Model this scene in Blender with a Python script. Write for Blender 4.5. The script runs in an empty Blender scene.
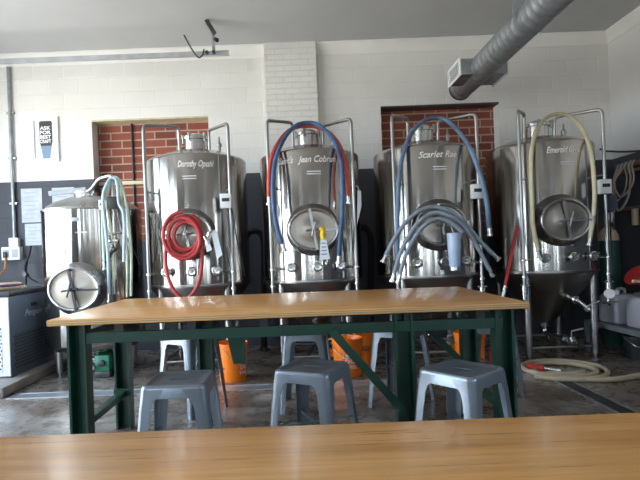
import bpy, bmesh, math, random
from mathutils import Vector, Matrix
random.seed(7)
PI = math.pi
scene = bpy.context.scene
col = scene.collection

# ------------------------------------------------------------------ camera model
CAM_H, ROLL, F = 1.24, 0.038, 500.0
CR, SR = math.cos(ROLL), math.sin(ROLL)

def P(u, v, y):
    """world point at distance y in front of the camera that the photograph shows at (u, v)"""
    dx, dz = (u - 299) / F, (251 - v) / F
    return Vector(((dx * CR + dz * SR) * y, y, CAM_H + (-dx * SR + dz * CR) * y))

# ------------------------------------------------------------------ materials
def mat(name, color=(.8, .8, .8), rough=.5, metal=0.0, spec=.5, coat=0.0, trans=0.0, alpha=1.0):
    m = bpy.data.materials.new(name)
    m.use_nodes = True
    b = m.node_tree.nodes['Principled BSDF']
    b.inputs['Base Color'].default_value = (*color, 1)
    b.inputs['Roughness'].default_value = rough
    b.inputs['Metallic'].default_value = metal
    b.inputs['Specular IOR Level'].default_value = spec
    b.inputs['Coat Weight'].default_value = coat
    b.inputs['Transmission Weight'].default_value = trans
    b.inputs['Alpha'].default_value = alpha
    return m

def N(m, kind, **kw):
    n = m.node_tree.nodes.new(kind)
    for k, v in kw.items():
        setattr(n, k, v)
    return n

def L(m, a, b):
    m.node_tree.links.new(a, b)

def bsdf(m):
    return m.node_tree.nodes['Principled BSDF']

def noise(m, scale, detail=4, rough=.55, stretch=(1, 1, 1), dist=0.0):
    tc = N(m, 'ShaderNodeTexCoord')
    mp = N(m, 'ShaderNodeMapping')
    mp.inputs['Scale'].default_value = stretch
    L(m, tc.outputs['Object'], mp.inputs['Vector'])
    n = N(m, 'ShaderNodeTexNoise')
    n.inputs['Scale'].default_value = scale
    n.inputs['Detail'].default_value = detail
    n.inputs['Roughness'].default_value = rough
    n.inputs['Distortion'].default_value = dist
    L(m, mp.outputs[0], n.inputs['Vector'])
    return n

def ramp(m, src, stops):
    r = N(m, 'ShaderNodeValToRGB')
    e = r.color_ramp.elements
    while len(e) < len(stops):
        e.new(.5)
    for k, (p, c) in enumerate(stops):
        e[k].position = p
        e[k].color = (*c, 1) if len(c) == 3 else c
    L(m, src, r.inputs['Fac'])
    return r

def bump(m, src, strength, dist=.01):
    b = N(m, 'ShaderNodeBump')
    b.inputs['Strength'].default_value = strength
    b.inputs['Distance'].default_value = dist
    L(m, src, b.inputs['Height'])
    L(m, b.outputs[0], bsdf(m).inputs['Normal'])
    return b

def varied(name, color, amt=.2, scale=8, rough=.5, metal=0., stretch=(1, 1, 1), bstr=0.0, coat=0.):
    m = mat(name, color, rough, metal, coat=coat)
    n = noise(m, scale, stretch=stretch)
    lo = tuple(c * (1 - amt) for c in color)
    hi = tuple(min(1, c * (1 + amt)) for c in color)
    r = ramp(m, n.outputs['Fac'], [(.3, lo), (.7, hi)])
    L(m, r.outputs[0], bsdf(m).inputs['Base Color'])
    if bstr:
        bump(m, n.outputs['Fac'], bstr)
    return m

def masonry(name, bw, bh, mortar, c1, c2, cm, paint=None, msmooth=.2, bstr=.5, axes='XZ', rough=.75, off=.5, split=None):
    """blocks or bricks laid on a vertical face; an optional dark painted dado below a height"""
    m = mat(name, c1, rough)
    tc = N(m, 'ShaderNodeTexCoord')
    sp = N(m, 'ShaderNodeSeparateXYZ')
    L(m, tc.outputs['Object'], sp.inputs[0])
    cb = N(m, 'ShaderNodeCombineXYZ')
    L(m, sp.outputs[axes[0]], cb.inputs['X'])
    L(m, sp.outputs[axes[1]], cb.inputs['Y'])
    br = N(m, 'ShaderNodeTexBrick')
    br.offset = off
    br.inputs['Scale'].default_value = 1
    br.inputs['Brick Width'].default_value = bw
    br.inputs['Row Height'].default_value = bh
    br.inputs['Mortar Size'].default_value = mortar
    br.inputs['Mortar Smooth'].default_value = msmooth
    br.inputs['Color1'].default_value = (*c1, 1)
    br.inputs['Color2'].default_value = (*c2, 1)
    br.inputs['Mortar'].default_value = (*cm, 1)
    L(m, cb.outputs[0], br.inputs['Vector'])
    n = noise(m, 30, 5)
    n2 = noise(m, 1.3, 4)
    mx = N(m, 'ShaderNodeMix', data_type='RGBA', blend_type='MULTIPLY')
    mx.inputs[0].default_value = 1
    L(m, br.outputs['Color'], mx.inputs[6])
    r = ramp(m, n2.outputs['Fac'], [(.25, (.90, .90, .89)), (.75, (1, 1, 1))])
    L(m, r.outputs[0], mx.inputs[7])
    out = mx.outputs[2]
    if split is not None:
        z0, dark = split
        gt = N(m, 'ShaderNodeMath', operation='GREATER_THAN')
        L(m, sp.outputs['Z'], gt.inputs[0])
        gt.inputs[1].default_value = z0
        m2 = N(m, 'ShaderNodeMix', data_type='RGBA')
        L(m, gt.outputs[0], m2.inputs[0])
        m2.inputs[6].default_value = (*dark, 1)
        L(m, out, m2.inputs[7])
        out = m2.outputs[2]
    L(m, out, bsdf(m).inputs['Base Color'])
    ad = N(m, 'ShaderNodeMath', operation='MULTIPLY_ADD')
    L(m, br.outputs['Fac'], ad.inputs[0])
    ad.inputs[1].default_value = -1.0
    sc = N(m, 'ShaderNodeMath', operation='MULTIPLY')
    L(m, n.outputs['Fac'], sc.inputs[0])
    sc.inputs[1].default_value = .35
    L(m, sc.outputs[0], ad.inputs[2])
    bump(m, ad.outputs[0], bstr, .008)
    return m

DADO_Z, DADO = 2.30, (.062, .066, .080)
WHITE = (.80, .79, .765)
M = {}
M['block'] = masonry('painted_block', .406, .203, .006, WHITE, (.77, .76, .735), (.86, .855, .83), bstr=.7, split=(DADO_Z, DADO))
M['pilaster'] = masonry('painted_brick', .215, .075, .006, WHITE, (.77, .76, .735), (.75, .74, .72), bstr=.9, split=(DADO_Z, DADO))
M['brick'] = masonry('red_brick', .30, .107, .011, (.31, .085, .05), (.17, .045, .032), (.42, .30, .23), bstr=.8, rough=.85)
M['wall_side'] = masonry('side_wall_paint', .406, .203, .004, (.78, .765, .755), (.76, .75, .735), (.78, .765, .755), bstr=.15, axes='YZ', split=(DADO_Z, DADO))
M['wall_front'] = masonry('front_wall_paint', .406, .203, .004, (.085, .07, .06), (.08, .065, .055), (.07, .06, .05), bstr=.2)
M['trim'] = varied('trim_paint', (.80, .79, .76), .04, 3, .5)
M['ceiling'] = varied('ceiling_paint', (.50, .505, .51), .04, 1.5, .6)

def floor_mat():
    m = mat('stained_concrete', (.2, .17, .15), .3)
    n = noise(m, 1.6, 8, .62, dist=.6)
    n2 = noise(m, 7, 6, .7, dist=.3)
    r = ramp(m, n.outputs['Fac'], [(.30, (.10, .073, .055)), (.46, (.18, .142, .115)), (.58, (.29, .255, .225)), (.74, (.47, .45, .43))])
    r2 = ramp(m, n2.outputs['Fac'], [(.3, (.72, .70, .68)), (.7, (1.12, 1.12, 1.12))])
    mx = N(m, 'ShaderNodeMix', data_type='RGBA', blend_type='MULTIPLY')
    mx.inputs[0].default_value = 1
    L(m, r.outputs[0], mx.inputs[6]); L(m, r2.outputs[0], mx.inputs[7])
    L(m, mx.outputs[2], bsdf(m).inputs['Base Color'])
    rr = ramp(m, n2.outputs['Fac'], [(.3, (.16, .16, .16)), (.7, (.42, .42, .42))])
    L(m, rr.outputs[0], bsdf(m).inputs['Roughness'])
    bump(m, n2.outputs['Fac'], .12, .01)
    return m
M['floor'] = floor_mat()

def wood_mat(name, base, dark, light):
    m = mat(name, base, .3, coat=.10)
    bsdf(m).inputs['Coat Roughness'].default_value = .12
    n = noise(m, 2.2, 8, .62, stretch=(.5, 4.5, 4.5), dist=1.2)
    r = ramp(m, n.outputs['Fac'], [(.28, dark), (.5, base), (.72, light)])
    n2 = noise(m, 9, 6, .7, stretch=(.25, 9, 9))
    r2 = ramp(m, n2.outputs['Fac'], [(.35, (.78, .74, .7)), (.65, (1.06, 1.06, 1.06))])
    mx = N(m, 'ShaderNodeMix', data_type='RGBA', blend_type='MULTIPLY')
    mx.inputs[0].default_value = 1
    L(m, r.outputs[0], mx.inputs[6]); L(m, r2.outputs[0], mx.inputs[7])
    L(m, mx.outputs[2], bsdf(m).inputs['Base Color'])
    rr = ramp(m, n2.outputs['Fac'], [(.3, (.26, .26, .26)), (.7, (.34, .34, .34))])
    L(m, rr.outputs[0], bsdf(m).inputs['Roughness'])
    return m
M['wood'] = wood_mat('oiled_plywood', (.64, .31, .088), (.45, .195, .048), (.74, .40, .14))

def ply_edge():
    m = mat('plywood_edge', (.5, .3, .13), .55)
    tc = N(m, 'ShaderNodeTexCoord'); sp = N(m, 'ShaderNodeSeparateXYZ')
    L(m, tc.outputs['Object'], sp.inputs[0])
    w = N(m, 'ShaderNodeMath', operation='MULTIPLY'); L(m, sp.outputs['Z'], w.inputs[0]); w.inputs[1].default_value = 600
    s = N(m, 'ShaderNodeMath', operation='SINE'); L(m, w.outputs[0], s.inputs[0])
    r = ramp(m, s.outputs[0], [(.0, (.52, .32, .14)), (.9, (.25, .13, .055))])
    L(m, r.outputs[0], bsdf(m).inputs['Base Color'])
    return m
M['ply'] = ply_edge()

ANISO_ROT = 0.25
def shell_steel():
    """steel rolled and brushed around the tank: highlights run up and down"""
    m = mat('brushed_steel', (.47, .45, .425), .24, 1.0)
    tg = N(m, 'ShaderNodeTangent'); tg.direction_type = 'RADIAL'; tg.axis = 'Z'
    L(m, tg.outputs[0], bsdf(m).inputs['Tangent'])
    bsdf(m).inputs['Anisotropic'].default_value = .6
    bsdf(m).inputs['Anisotropic Rotation'].default_value = ANISO_ROT
    n = noise(m, 7, 3, .5, stretch=(1, 1, .03))
    bump(m, n.outputs['Fac'], .16, .05)
    n2 = noise(m, 2, 4, .6)
    r = ramp(m, n2.outputs['Fac'], [(.3, (.13,) * 3), (.7, (.20,) * 3)])
    L(m, r.outputs[0], bsdf(m).inputs['Roughness'])
    return m


def steel_mat(name, color, rough, stretch=(1, 1, 60), amt=.10, aniso=0.0, wob=0.0):
    m = mat(name, color, rough, 1.0)
    n = noise(m, 3, 4, .6, stretch=stretch)
    lo, hi = rough * (1 - amt * 2), rough * (1 + amt * 2)
    r = ramp(m, n.outputs['Fac'], [(.3, (lo,) * 3), (.7, (hi,) * 3)])
    L(m, r.outputs[0], bsdf(m).inputs['Roughness'])
    bsdf(m).inputs['Anisotropic'].default_value = aniso
    if wob:
        n3 = noise(m, 2.0, 2, .5, stretch=(2.2, 2.2, .35))
        bump(m, n3.outputs['Fac'], wob, .05)
    return m
M['steel'] = shell_steel()
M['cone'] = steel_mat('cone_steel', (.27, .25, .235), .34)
M['polish'] = steel_mat('polished_steel', (.62, .61, .59), .25, (1, 1, 1))
M['collar'] = steel_mat('collar_steel', (.33, .31, .295), .30, (1, 1, 1))
M['lid'] = steel_mat('lid_steel', (.50, .50, .50), .30, (1, 1, 1))
M['pipe'] = steel_mat('pipe_steel', (.38, .375, .37), .36, (1, 1, 1))
M['door_steel'] = steel_mat('door_steel', (.30, .27, .235), .36, (40, 1, 1))
M['galv'] = varied('galvanised_steel', (.36, .38, .40), .22, 9, .45, .75)
M['drain'] = varied('drain_steel', (.50, .52, .55), .15, 6, .35, .7)
M['darksteel'] = varied('dark_steel', (.06, .06, .065), .3, 10, .4, .6)
M['green'] = varied('green_paint', (.004, .040, .023), .25, 5, .38)
M['pumpgreen'] = varied('pump_paint', (.02, .22, .12), .2, 12, .45)
M['stool'] = varied('gunmetal_paint', (.205, .235, .27), .08, 5, .33, .55)
M['orange'] = varied('orange_plastic', (.93, .20, .008), .06, 4, .38)
M['whitemark'] = mat('white_print', (.82, .82, .80), .5)
M['darkmark'] = mat('dark_print', (.03, .025, .03), .5)
M['red_hose'] = varied('red_hose_rubber', (.42, .035, .035), .12, 20, .45)
M['redorange_hose'] = varied('bright_red_rubber', (.55, .07, .05), .12, 20, .45)
M['blue_hose'] = varied('blue_hose_rubber', (.05, .115, .25), .35, 9, .45)
M['greyblue_hose'] = varied('grey_blue_rubber', (.12, .19, .30), .4, 7, .5)
M['grey_hose'] = varied('grey_hose_rubber', (.22, .26, .31), .18, 14, .5)
M['cream_hose'] = varied('cream_hose_rubber', (.58, .52, .34), .12, 10, .5)
M['tan_hose'] = varied('tan_hose_rubber', (.47, .39, .27), .14, 10, .5)
M['clear_green'] = varied('pale_green_tubing', (.50, .62, .50), .15, 10, .3)
M['clear_blue'] = varied('pale_blue_tubing', (.42, .55, .66), .15, 10, .3)
M['clear_yellow'] = varied('pale_yellow_tubing', (.58, .60, .40), .15, 10, .3)
M['white'] = varied('white_plastic', (.74, .75, .76), .05, 6, .4)
M['paper'] = varied('paper', (.72, .75, .79), .06, 25, .7)
M['sheet'] = varied('notice_paper', (.42, .45, .50), .15, 9, .7)
M['grey_print'] = mat('grey_print', (.33, .36, .40), .7)
M['bluegrey_print'] = mat('bluegrey_print', (.17, .25, .38), .6)
M['black'] = varied('black_plastic', (.018, .018, .02), .3, 10, .45)
M['insul'] = varied('black_foam', (.012, .012, .014), .3, 14, .8)
M['yellow'] = mat('yellow_plastic', (.80, .52, .01), .4)
M['orange_cord'] = mat('orange_cord', (.55, .22, .03), .5)
M['chiller'] = varied('chiller_grey', (.11, .135, .175), .06, 3, .42)
M['chiller_light'] = varied('chiller_light', (.58, .62, .67), .05, 3, .45)
M['pad'] = varied('pad_concrete', (.27, .24, .215), .25, 5, .8, bstr=.2)
M['cyl_green'] = varied('cylinder_green', (.02, .07, .05), .2, 6, .4)
M['cyl_tan'] = varied('cylinder_tan', (.50, .38, .28), .12, 8, .5)
M['brass'] = varied('brass', (.55, .38, .14), .1, 8, .35, .9)
M['jug'] = varied('milky_plastic', (.36, .35, .39), .08, 4, .45)
M['red'] = varied('red_plastic', (.55, .03, .03), .12, 8, .4)
M['blue'] = mat('blue_plastic', (.03, .09, .5), .4)
M['brown'] = varied('brown_wood', (.24, .165, .12), .2, 6, .6)
M['cable'] = varied('dusty_cable', (.40, .35, .32), .15, 10, .6)
M['slate'] = varied('slate_cloth', (.055, .065, .095), .2, 14, .8)
M['rope'] = varied('tan_rope', (.58, .42, .25), .25, 30, .8)
M['purple'] = mat('purple_cord', (.10, .04, .13), .6)
M['sleeve'] = varied('bluish_clear_plastic', (.42, .52, .70), .1, 9, .25)
M['doorframe'] = varied('aluminium_frame', (.30, .30, .30), .1, 5, .45, .4)

def perforated(name, base, hole, bw, bh, mortar, axes):
    m = mat(name, base, .45)
    tc = N(m, 'ShaderNodeTexCoord'); sp = N(m, 'ShaderNodeSeparateXYZ'); cb = N(m, 'ShaderNodeCombineXYZ')
    L(m, tc.outputs['Object'], sp.inputs[0])
    L(m, sp.outputs[axes[0]], cb.inputs['X']); L(m, sp.outputs[axes[1]], cb.inputs['Y'])
    br = N(m, 'ShaderNodeTexBrick')
    br.inputs['Scale'].default_value = 1
    br.inputs['Brick Width'].default_value = bw
    br.inputs['Row Height'].default_value = bh
    br.inputs['Mortar Size'].default_value = mortar
    br.inputs['Color1'].default_value = (*hole, 1); br.inputs['Color2'].default_value = (*hole, 1)
    br.inputs['Mortar'].default_value = (*base, 1)
    L(m, cb.outputs[0], br.inputs['Vector'])
    L(m, br.outputs['Color'], bsdf(m).inputs['Base Color'])
    return m
M['grille_grey'] = perforated('grille_grey', (.12, .14, .17), (.012, .012, .014), .030, .034, .006, 'YZ')
M['grille_light'] = perforated('grille_light', (.60, .63, .67), (.03, .035, .04), .036, .036, .008, 'XZ')

def glass_mat():
    m = bpy.data.materials.new('window_glass'); m.use_nodes = True
    nt = m.node_tree
    nt.nodes.remove(nt.nodes['Principled BSDF'])
    out = nt.nodes['Material Output']
    t = nt.nodes.new('ShaderNodeBsdfTransparent'); g = nt.nodes.new('ShaderNodeBsdfGlossy')
    g.inputs['Roughness'].default_value = .02
    t.inputs['Color'].default_value = (.94, .97, .97, 1)
    fr = nt.nodes.new('ShaderNodeFresnel'); fr.inputs['IOR'].default_value = 1.45
    mx = nt.nodes.new('ShaderNodeMixShader')
    nt.links.new(fr.outputs[0], mx.inputs[0]); nt.links.new(t.outputs[0], mx.inputs[1]); nt.links.new(g.outputs[0], mx.inputs[2])
    nt.links.new(mx.outputs[0], out.inputs['Surface'])
    return m
M['glass'] = glass_mat()

# ------------------------------------------------------------------ object helpers
def tag(o, label=None, cat=None, group=None, kind=None):
    if label: o['label'] = label
    if cat: o['category'] = cat
    if group: o['group'] = group
    if kind: o['kind'] = kind
    return o

def thing(name, label, cat, loc=(0, 0, 0), rz=0, group=None):
    o = bpy.data.objects.new(name, None)
    o.location = loc
    o.rotation_euler = (0, 0, rz)
    o.empty_display_size = .1
    col.objects.link(o)
    return tag(o, label, cat, group)

def smooth_path(pts, n=8, closed=False):
    pts = [Vector(p) for p in pts]
    out = []
    m = len(pts)
    rng = range(m) if closed else range(m - 1)
    for i in rng:
        p1, p2 = pts[i], pts[(i + 1) % m]
        p0 = pts[i - 1] if (i > 0 or closed) else p1 * 2 - p2
        p3 = pts[(i + 2) % m] if (i + 2 < m or closed) else p2 * 2 - p1
        for k in range(n):
            t = k / n
            out.append(.5 * ((2 * p1) + (p2 - p0) * t + (2 * p0 - 5 * p1 + 4 * p2 - p3) * t * t + (3 * p1 - p0 - 3 * p2 + p3) * t ** 3))
    if not closed:
        out.append(pts[-1])
    return out

def bend(pts, r, n=6):
    pts = [Vector(p) for p in pts]
    out = [pts[0]]
    for i in range(1, len(pts) - 1):
        a, b, c = pts[i - 1], pts[i], pts[i + 1]
        d1, d2 = (a - b), (c - b)
        k = min(r, d1.length * .45, d2.length * .45)
        s, e = b + d1.normalized() * k, b + d2.normalized() * k
        for j in range(n + 1):
            t = j / n
            out.append((1 - t) ** 2 * s + 2 * t * (1 - t) * b + t * t * e)
    out.append(pts[-1])
    return out

class MB:
    def __init__(self):
        self.bm = bmesh.new()
        self.mi = 0
    def face(self, vs):
        try:
            f = self.bm.faces.new(vs)
            f.material_index = self.mi
            return f
        except ValueError:
            return None
    def v(self, p):
        return self.bm.verts.new(p)
    def box(self, x0, x1, y0, y1, z0, z1, bev=0.0, mtx=None):
        r = bmesh.ops.create_cube(self.bm, size=1)
        vs = r['verts']
        for w in vs:
            w.co = Vector((x0 + (w.co.x + .5) * (x1 - x0), y0 + (w.co.y + .5) * (y1 - y0), z0 + (w.co.z + .5) * (z1 - z0)))
        fs = {f for w in vs for f in w.link_faces}
        for f in fs: f.material_index = self.mi
        if bev:
            es = list({e for w in vs for e in w.link_edges})
            r2 = bmesh.ops.bevel(self.bm, geom=es, offset=bev, segments=2, affect='EDGES', profile=.5)
            vs = list({w for f in r2['faces'] for w in f.verts} | {w for w in vs if w.is_valid})
            for f in {f for w in vs for f in w.link_faces}: f.material_index = self.mi
        if mtx is not None:
            for w in vs: w.co = mtx @ w.co
        return self
    def loft(self, rings, caps=True, closed=True):
        R = [[self.v(p) for p in ring] for ring in rings]
        n = len(R[0])
        for a, b in zip(R, R[1:]):
            for i in range(n if closed else n - 1):
                j = (i + 1) % n
                self.face([a[i], a[j], b[j], b[i]])
        if caps:
            self.face(list(reversed(R[0])))
            self.face(R[-1])
        return self
    def lathe(self, prof, origin=(0, 0, 0), n=48, axis=(0, 0, 1), caps=True, a0=0):
        q = Vector((0, 0, 1)).rotation_difference(Vector(axis).normalized())
        o = Vector(origin)
        rings = []
        for r, z in prof:
            rings.append([o + q @ Vector((max(r, 1e-4) * math.cos(a0 + 2 * PI * i / n), max(r, 1e-4) * math.sin(a0 + 2 * PI * i / n), z)) for i in range(n)])
        return self.loft(rings, caps)
    def cyl(self, a, b, r, n=16, r2=None):
        a, b = Vector(a), Vector(b)
        return self.lathe([(r, 0), (r if r2 is None else r2, (b - a).length)], a, n, b - a)
    def tube(self, path, r, n=10, caps=True, closed=False):
        path = [Vector(p) for p in path]
        m = len(path)
        tang = []
        for i in range(m):
            a = path[i - 1] if (i > 0 or closed) else path[i]
            b = path[(i + 1) % m] if (i < m - 1 or closed) else path[i]
            t = (b - a)
            tang.append(t.normalized() if t.length > 1e-9 else Vector((0, 0, 1)))
        u = tang[0].orthogonal().normalized()
        rings = []
        for i in range(m):
            t = tang[i]
            u = (u - t * u.dot(t))
            u = u.normalized() if u.length > 1e-6 else t.orthogonal().normalized()
            w = t.cross(u)
            rr = r[i] if isinstance(r, (list, tuple)) else r
            rings.append([path[i] + (u * math.cos(2 * PI * k / n) + w * math.sin(2 * PI * k / n)) * rr for k in range(n)])
        if closed:
            rings.append(rings[0])
            return self.loft(rings, False)
        return self.loft(rings, caps)
    def prism(self, poly, d):
        """extrude a closed polygon of 3-D points by vector d"""
        d = Vector(d)
        return self.loft([[Vector(p) for p in poly], [Vector(p) + d for p in poly]])
    def bar(self, a, b, w, h, up=(0, 0, 1)):
        """rectangular bar from a to b: w sideways, h along up"""
        a, b, up = Vector(a), Vector(b), Vector(up)
        t = (b - a).normalized()
        s = t.cross(up).normalized()
        uu = s.cross(t).normalized()
        q = lambda c: [c + s * w / 2 + uu * h / 2, c - s * w / 2 + uu * h / 2, c - s * w / 2 - uu * h / 2, c + s * w / 2 - uu * h / 2]
        return self.loft([q(a), q(b)])
    def build(self, name, m, parent=None, loc=None, world=False, ang=38, fix=True):
        if fix:
            bmesh.ops.recalc_face_normals(self.bm, faces=self.bm.faces[:])
        me = bpy.data.meshes.new(name)
        if loc is not None:
            bmesh.ops.translate(self.bm, verts=self.bm.verts[:], vec=-Vector(loc))
        elif world and parent is not None:
            off = Vector((0, 0, 0)); p = parent
            while p is not None:
                off += p.location; p = p.parent
            bmesh.ops.translate(self.bm, verts=self.bm.verts[:], vec=-off)
        for f in self.bm.faces: f.smooth = True
        self.bm.to_mesh(me)
        self.bm.free()
        for mm in (m if isinstance(m, (list, tuple)) else [m]):
            me.materials.append(mm)
        me.set_sharp_from_angle(angle=math.radians(ang))
        o = bpy.data.objects.new(name, me)
        col.objects.link(o)
        if loc is not None: o.location = loc
        if parent is not None: o.parent = parent
        return o

def text_mesh(s, height, extrude=.001, shear=0.0, bold=0.0, width=None, spacing=1.0):
    """bmesh-ready list of verts/faces of flat lettering in the XY plane, centred on x, baseline at y = 0"""
    c = bpy.data.curves.new('lettering', 'FONT')
    c.body = s; c.align_x = 'CENTER'; c.size = 1; c.extrude = 0; c.shear = shear; c.offset = bold
    c.space_character = spacing; c.resolution_u = 3
    o = bpy.data.objects.new('lettering', c)
    col.objects.link(o)
    bpy.context.view_layer.update()
    dg = bpy.context.evaluated_depsgraph_get()
    me = bpy.data.meshes.new_from_object(o.evaluated_get(dg))
    vs = [v.co.copy() for v in me.vertices]
    fs = [list(p.vertices) for p in me.polygons]
    bpy.data.objects.remove(o); bpy.data.curves.remove(c); bpy.data.meshes.remove(me)
    xs = [v.x for v in vs]
    w = max(xs) - min(xs); mid = (max(xs) + min(xs)) / 2
    sy = height / .72
    sx = (width / w) if width else sy
    return [Vector(((v.x - mid) * sx, v.y * sy, 0)) for v in vs], fs

def add_text(mb, s, fn, **kw):
    vs, fs = text_mesh(s, **kw)
    R = [mb.v(fn(p)) for p in vs]
    for f in fs: mb.face([R[i] for i in f])

def wall_sheet(mb, us, vs, holes, pos, depth):
    """face with openings: grid of the us/vs cuts without the holes, plus the reveals; pos(u, v, d) -> point"""
    us = sorted(set(us + [h[0] for h in holes] + [h[1] for h in holes]))
    vs = sorted(set(vs + [h[2] for h in holes] + [h[3] for h in holes]))
    inh = lambda u, v: any(h[0] < u < h[1] and h[2] < v < h[3] for h in holes)
    cell = {(i, j): not inh((us[i] + us[i + 1]) / 2, (vs[j] + vs[j + 1]) / 2) for i in range(len(us) - 1) for j in range(len(vs) - 1)}
    cache = {}
    def V(i, j, d):
        if (i, j, d) not in cache: cache[(i, j, d)] = mb.v(pos(us[i], vs[j], d))
        return cache[(i, j, d)]
    for (i, j), on in cell.items():
        if not on: continue
        mb.face([V(i, j, 0), V(i + 1, j, 0), V(i + 1, j + 1, 0), V(i, j + 1, 0)])
        mb.face([V(i, j, depth), V(i, j + 1, depth), V(i + 1, j + 1, depth), V(i + 1, j, depth)])
        for (di, dj, a, b) in ((-1, 0, (i, j), (i, j + 1)), (1, 0, (i + 1, j), (i + 1, j + 1)), (0, -1, (i, j), (i + 1, j)), (0, 1, (i, j + 1), (i + 1, j + 1))):
            if not cell.get((i + di, j + dj), False):
                mb.face([V(*a, 0), V(*b, 0), V(*b, depth), V(*a, depth)])

# ------------------------------------------------------------------ the room
XL, XR, YF, YB, ZC = -4.60, 4.21, -3.2, 6.65, 3.98
m = MB(); m.box(XL - .3, XR + .3, YF - .3, YB + .4, -.12, 0); tag(m.build('floor', M['floor']), 'worn brown and grey stained concrete floor', 'floor', kind='structure')
m = MB(); m.box(XL - .3, XR + .3, YF - .3, YB + .4, ZC, ZC + .12); tag(m.build('ceiling', M['ceiling']), 'flat grey painted ceiling', 'ceiling', kind='structure')

OPEN1 = (-2.69, -1.14, 1.45, 3.085)
OPEN2 = (1.157, 2.73, 1.45, 3.12)
m = MB(); wall_sheet(m, [XL - .3, XR + .3], [0, ZC], [OPEN1, OPEN2], lambda u, v, d: (u, YB + d, v), .20)
tag(m.build('wall_back', M['block'], fix=True), 'white painted block wall with dark grey lower half', 'wall', kind='structure')
for k, o in enumerate((OPEN1, OPEN2)):
    w = thing('window_%d' % (k + 1), ['bricked up window opening behind the leftmost tanks', 'bricked up window opening behind the scripted third tall tank'][k], 'window', ((o[0] + o[1]) / 2, YB + .2, o[2]))
    tag(w, kind='structure')
    m = MB(); m.box(o[0] - .05, o[1] + .05, YB + .195, YB + .32, o[2] - .05, o[3] + .05)
    m.build('brick_infill', M['brick'], w, world=True)
    m = MB(); m.box(o[0], o[1], YB + .16, YB + .2, 2.235, 2.28)
    m.build('mortar_ledge', M['cream_hose'], w, world=True) if k == 0 else m.bm.free()
    m = MB(); m.cyl((o[0] + .47, YB + .18, o[2]), (o[0] + .47, YB + .18, o[3]), .014, 8)
    m.build('joint_strip', M['black'], w, world=True) if k == 0 else m.bm.free()
    m = MB(); m.box(o[0], o[1], YB + .0, YB + .2, o[3] - .022, o[3])
    m.build('lintel', M['darksteel'] if k == 1 else M['cream_hose'], w, world=True)

m = MB(); m.box(-.362, .318, YB - .11, YB + .05, 0, ZC)
tag(m.build('trim_1', M['pilaster']), 'white painted brick pilaster in the middle of the wall', 'pilaster', kind='structure')

def crown(name, pts, label):
    """moulding profile swept along a straight run; pts: start, end, inward direction"""
    a, b, inn = Vector(pts[0]), Vector(pts[1]), Vector(pts[2])
    prof = [(0, 0), (.085, 0), (.085, -.02), (.07, -.035), (.045, -.075), (.022, -.11), (.022, -.125), (.012, -.15), (0, -.15)]
    m = MB()
    m.loft([[p + inn * d + Vector((0, 0, z)) for d, z in prof] for p in (a, b)])
    tag(m.build(name, M['trim']), label, 'moulding', kind='structure')
crown('trim_2', [(.318, YB, ZC), (XR, YB, ZC), (0, -1, 0)], 'white crown moulding along the far wall')
crown('trim_3', [(XR, YB, ZC), (XR, YF, ZC), (-1, 0, 0)], 'white crown moulding along the right wall')
crown('trim_4', [(XL, YB, ZC), (-.362, YB, ZC), (0, -1, 0)], 'white crown moulding left of the pilaster')

RWIN = [(-.9, 1.0, 1.6, 3.0)]
m = MB(); wall_sheet(m, [YF - .3, YB], [0, ZC], RWIN, lambda u, v, d: (XR + d, u, v), .2); tag(m.build('wall_right', M['wall_side']), 'white right wall with dark lower half', 'wall', kind='structure')
DOORS = [(2.75, 5.80, 0, 3.35), (.75, 2.35, 0, 3.35)]
m = MB(); wall_sheet(m, [YF - .3, YB], [0, ZC], DOORS, lambda u, v, d: (XL - d, u, v), .2)
tag(m.build('wall_left', M['wall_side']), 'left wall with two glazed garage doors', 'wall', kind='structure')
WINS = [(2.12, 2.42, 1.0, 3.0), (-3.9, -2.6, 1.0, 3.0), (-.35, .0, 1.0, 3.0), (.85, 1.05, 1.0, 3.0), (3.3, 3.8, 1.0, 3.0), (-1.5, -1.25, 1.0, 3.0)]  # some added to brighten the right side and put more stripes in the tanks
m = MB(); wall_sheet(m, [XL - .3, XR + .3], [0, ZC], WINS, lambda u, v, d: (u, YF - d, v), .2)
tag(m.build('wall_front', M['wall_front']), 'brown wall behind the viewer', 'wall', kind='structure')

def glazing(name, label, cat, hole, fn, cols, rows, bar=.07):
    u0, u1, v0, v1 = hole
    root = thing(name, label, cat, fn(u0, v0, .1)); tag(root, kind='structure')
    m = MB()
    def bx(a, b, c, d):
        p, q = Vector(fn(a, c, .06)), Vector(fn(b, d, .11))
        m.box(min(p.x, q.x), max(p.x, q.x), min(p.y, q.y), max(p.y, q.y), min(p.z, q.z), max(p.z, q.z))
    for i in range(cols + 1):
        u = u0 + (u1 - u0) * i / cols
        a, b = max(u0, u - bar / 2), min(u1, u + bar / 2)
        bx(a, b, v0, v1)
    for j in range(rows + 1):
        v = v0 + (v1 - v0) * j / rows
        bx(u0, u1, max(v0, v - bar / 2), min(v1, v + bar / 2))
    m.build('frame', M['doorframe'], root, world=True)
    m = MB()
    m.face([m.v(fn(u0, v0, .085)), m.v(fn(u1, v0, .085)), m.v(fn(u1, v1, .085)), m.v(fn(u0, v1, .085))])
    m.build('pane', M['glass'], root, world=True)
for k, h in enumerate(DOORS):
    glazing('door_%d' % (k + 1), 'glazed sectional garage door in the left wall', 'door', h, lambda u, v, d: (XL - d, u, v), 4 if h[1] - h[0] > 2 else 2, 6)
for k, h in enumerate(WINS):
    glazing('window_%d' % (k + 3), 'unseen window behind the viewer', 'window', h, lambda u, v, d: (u, YF - d, v), 1 if h[1] - h[0] < 1 else 2, 2)

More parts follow.
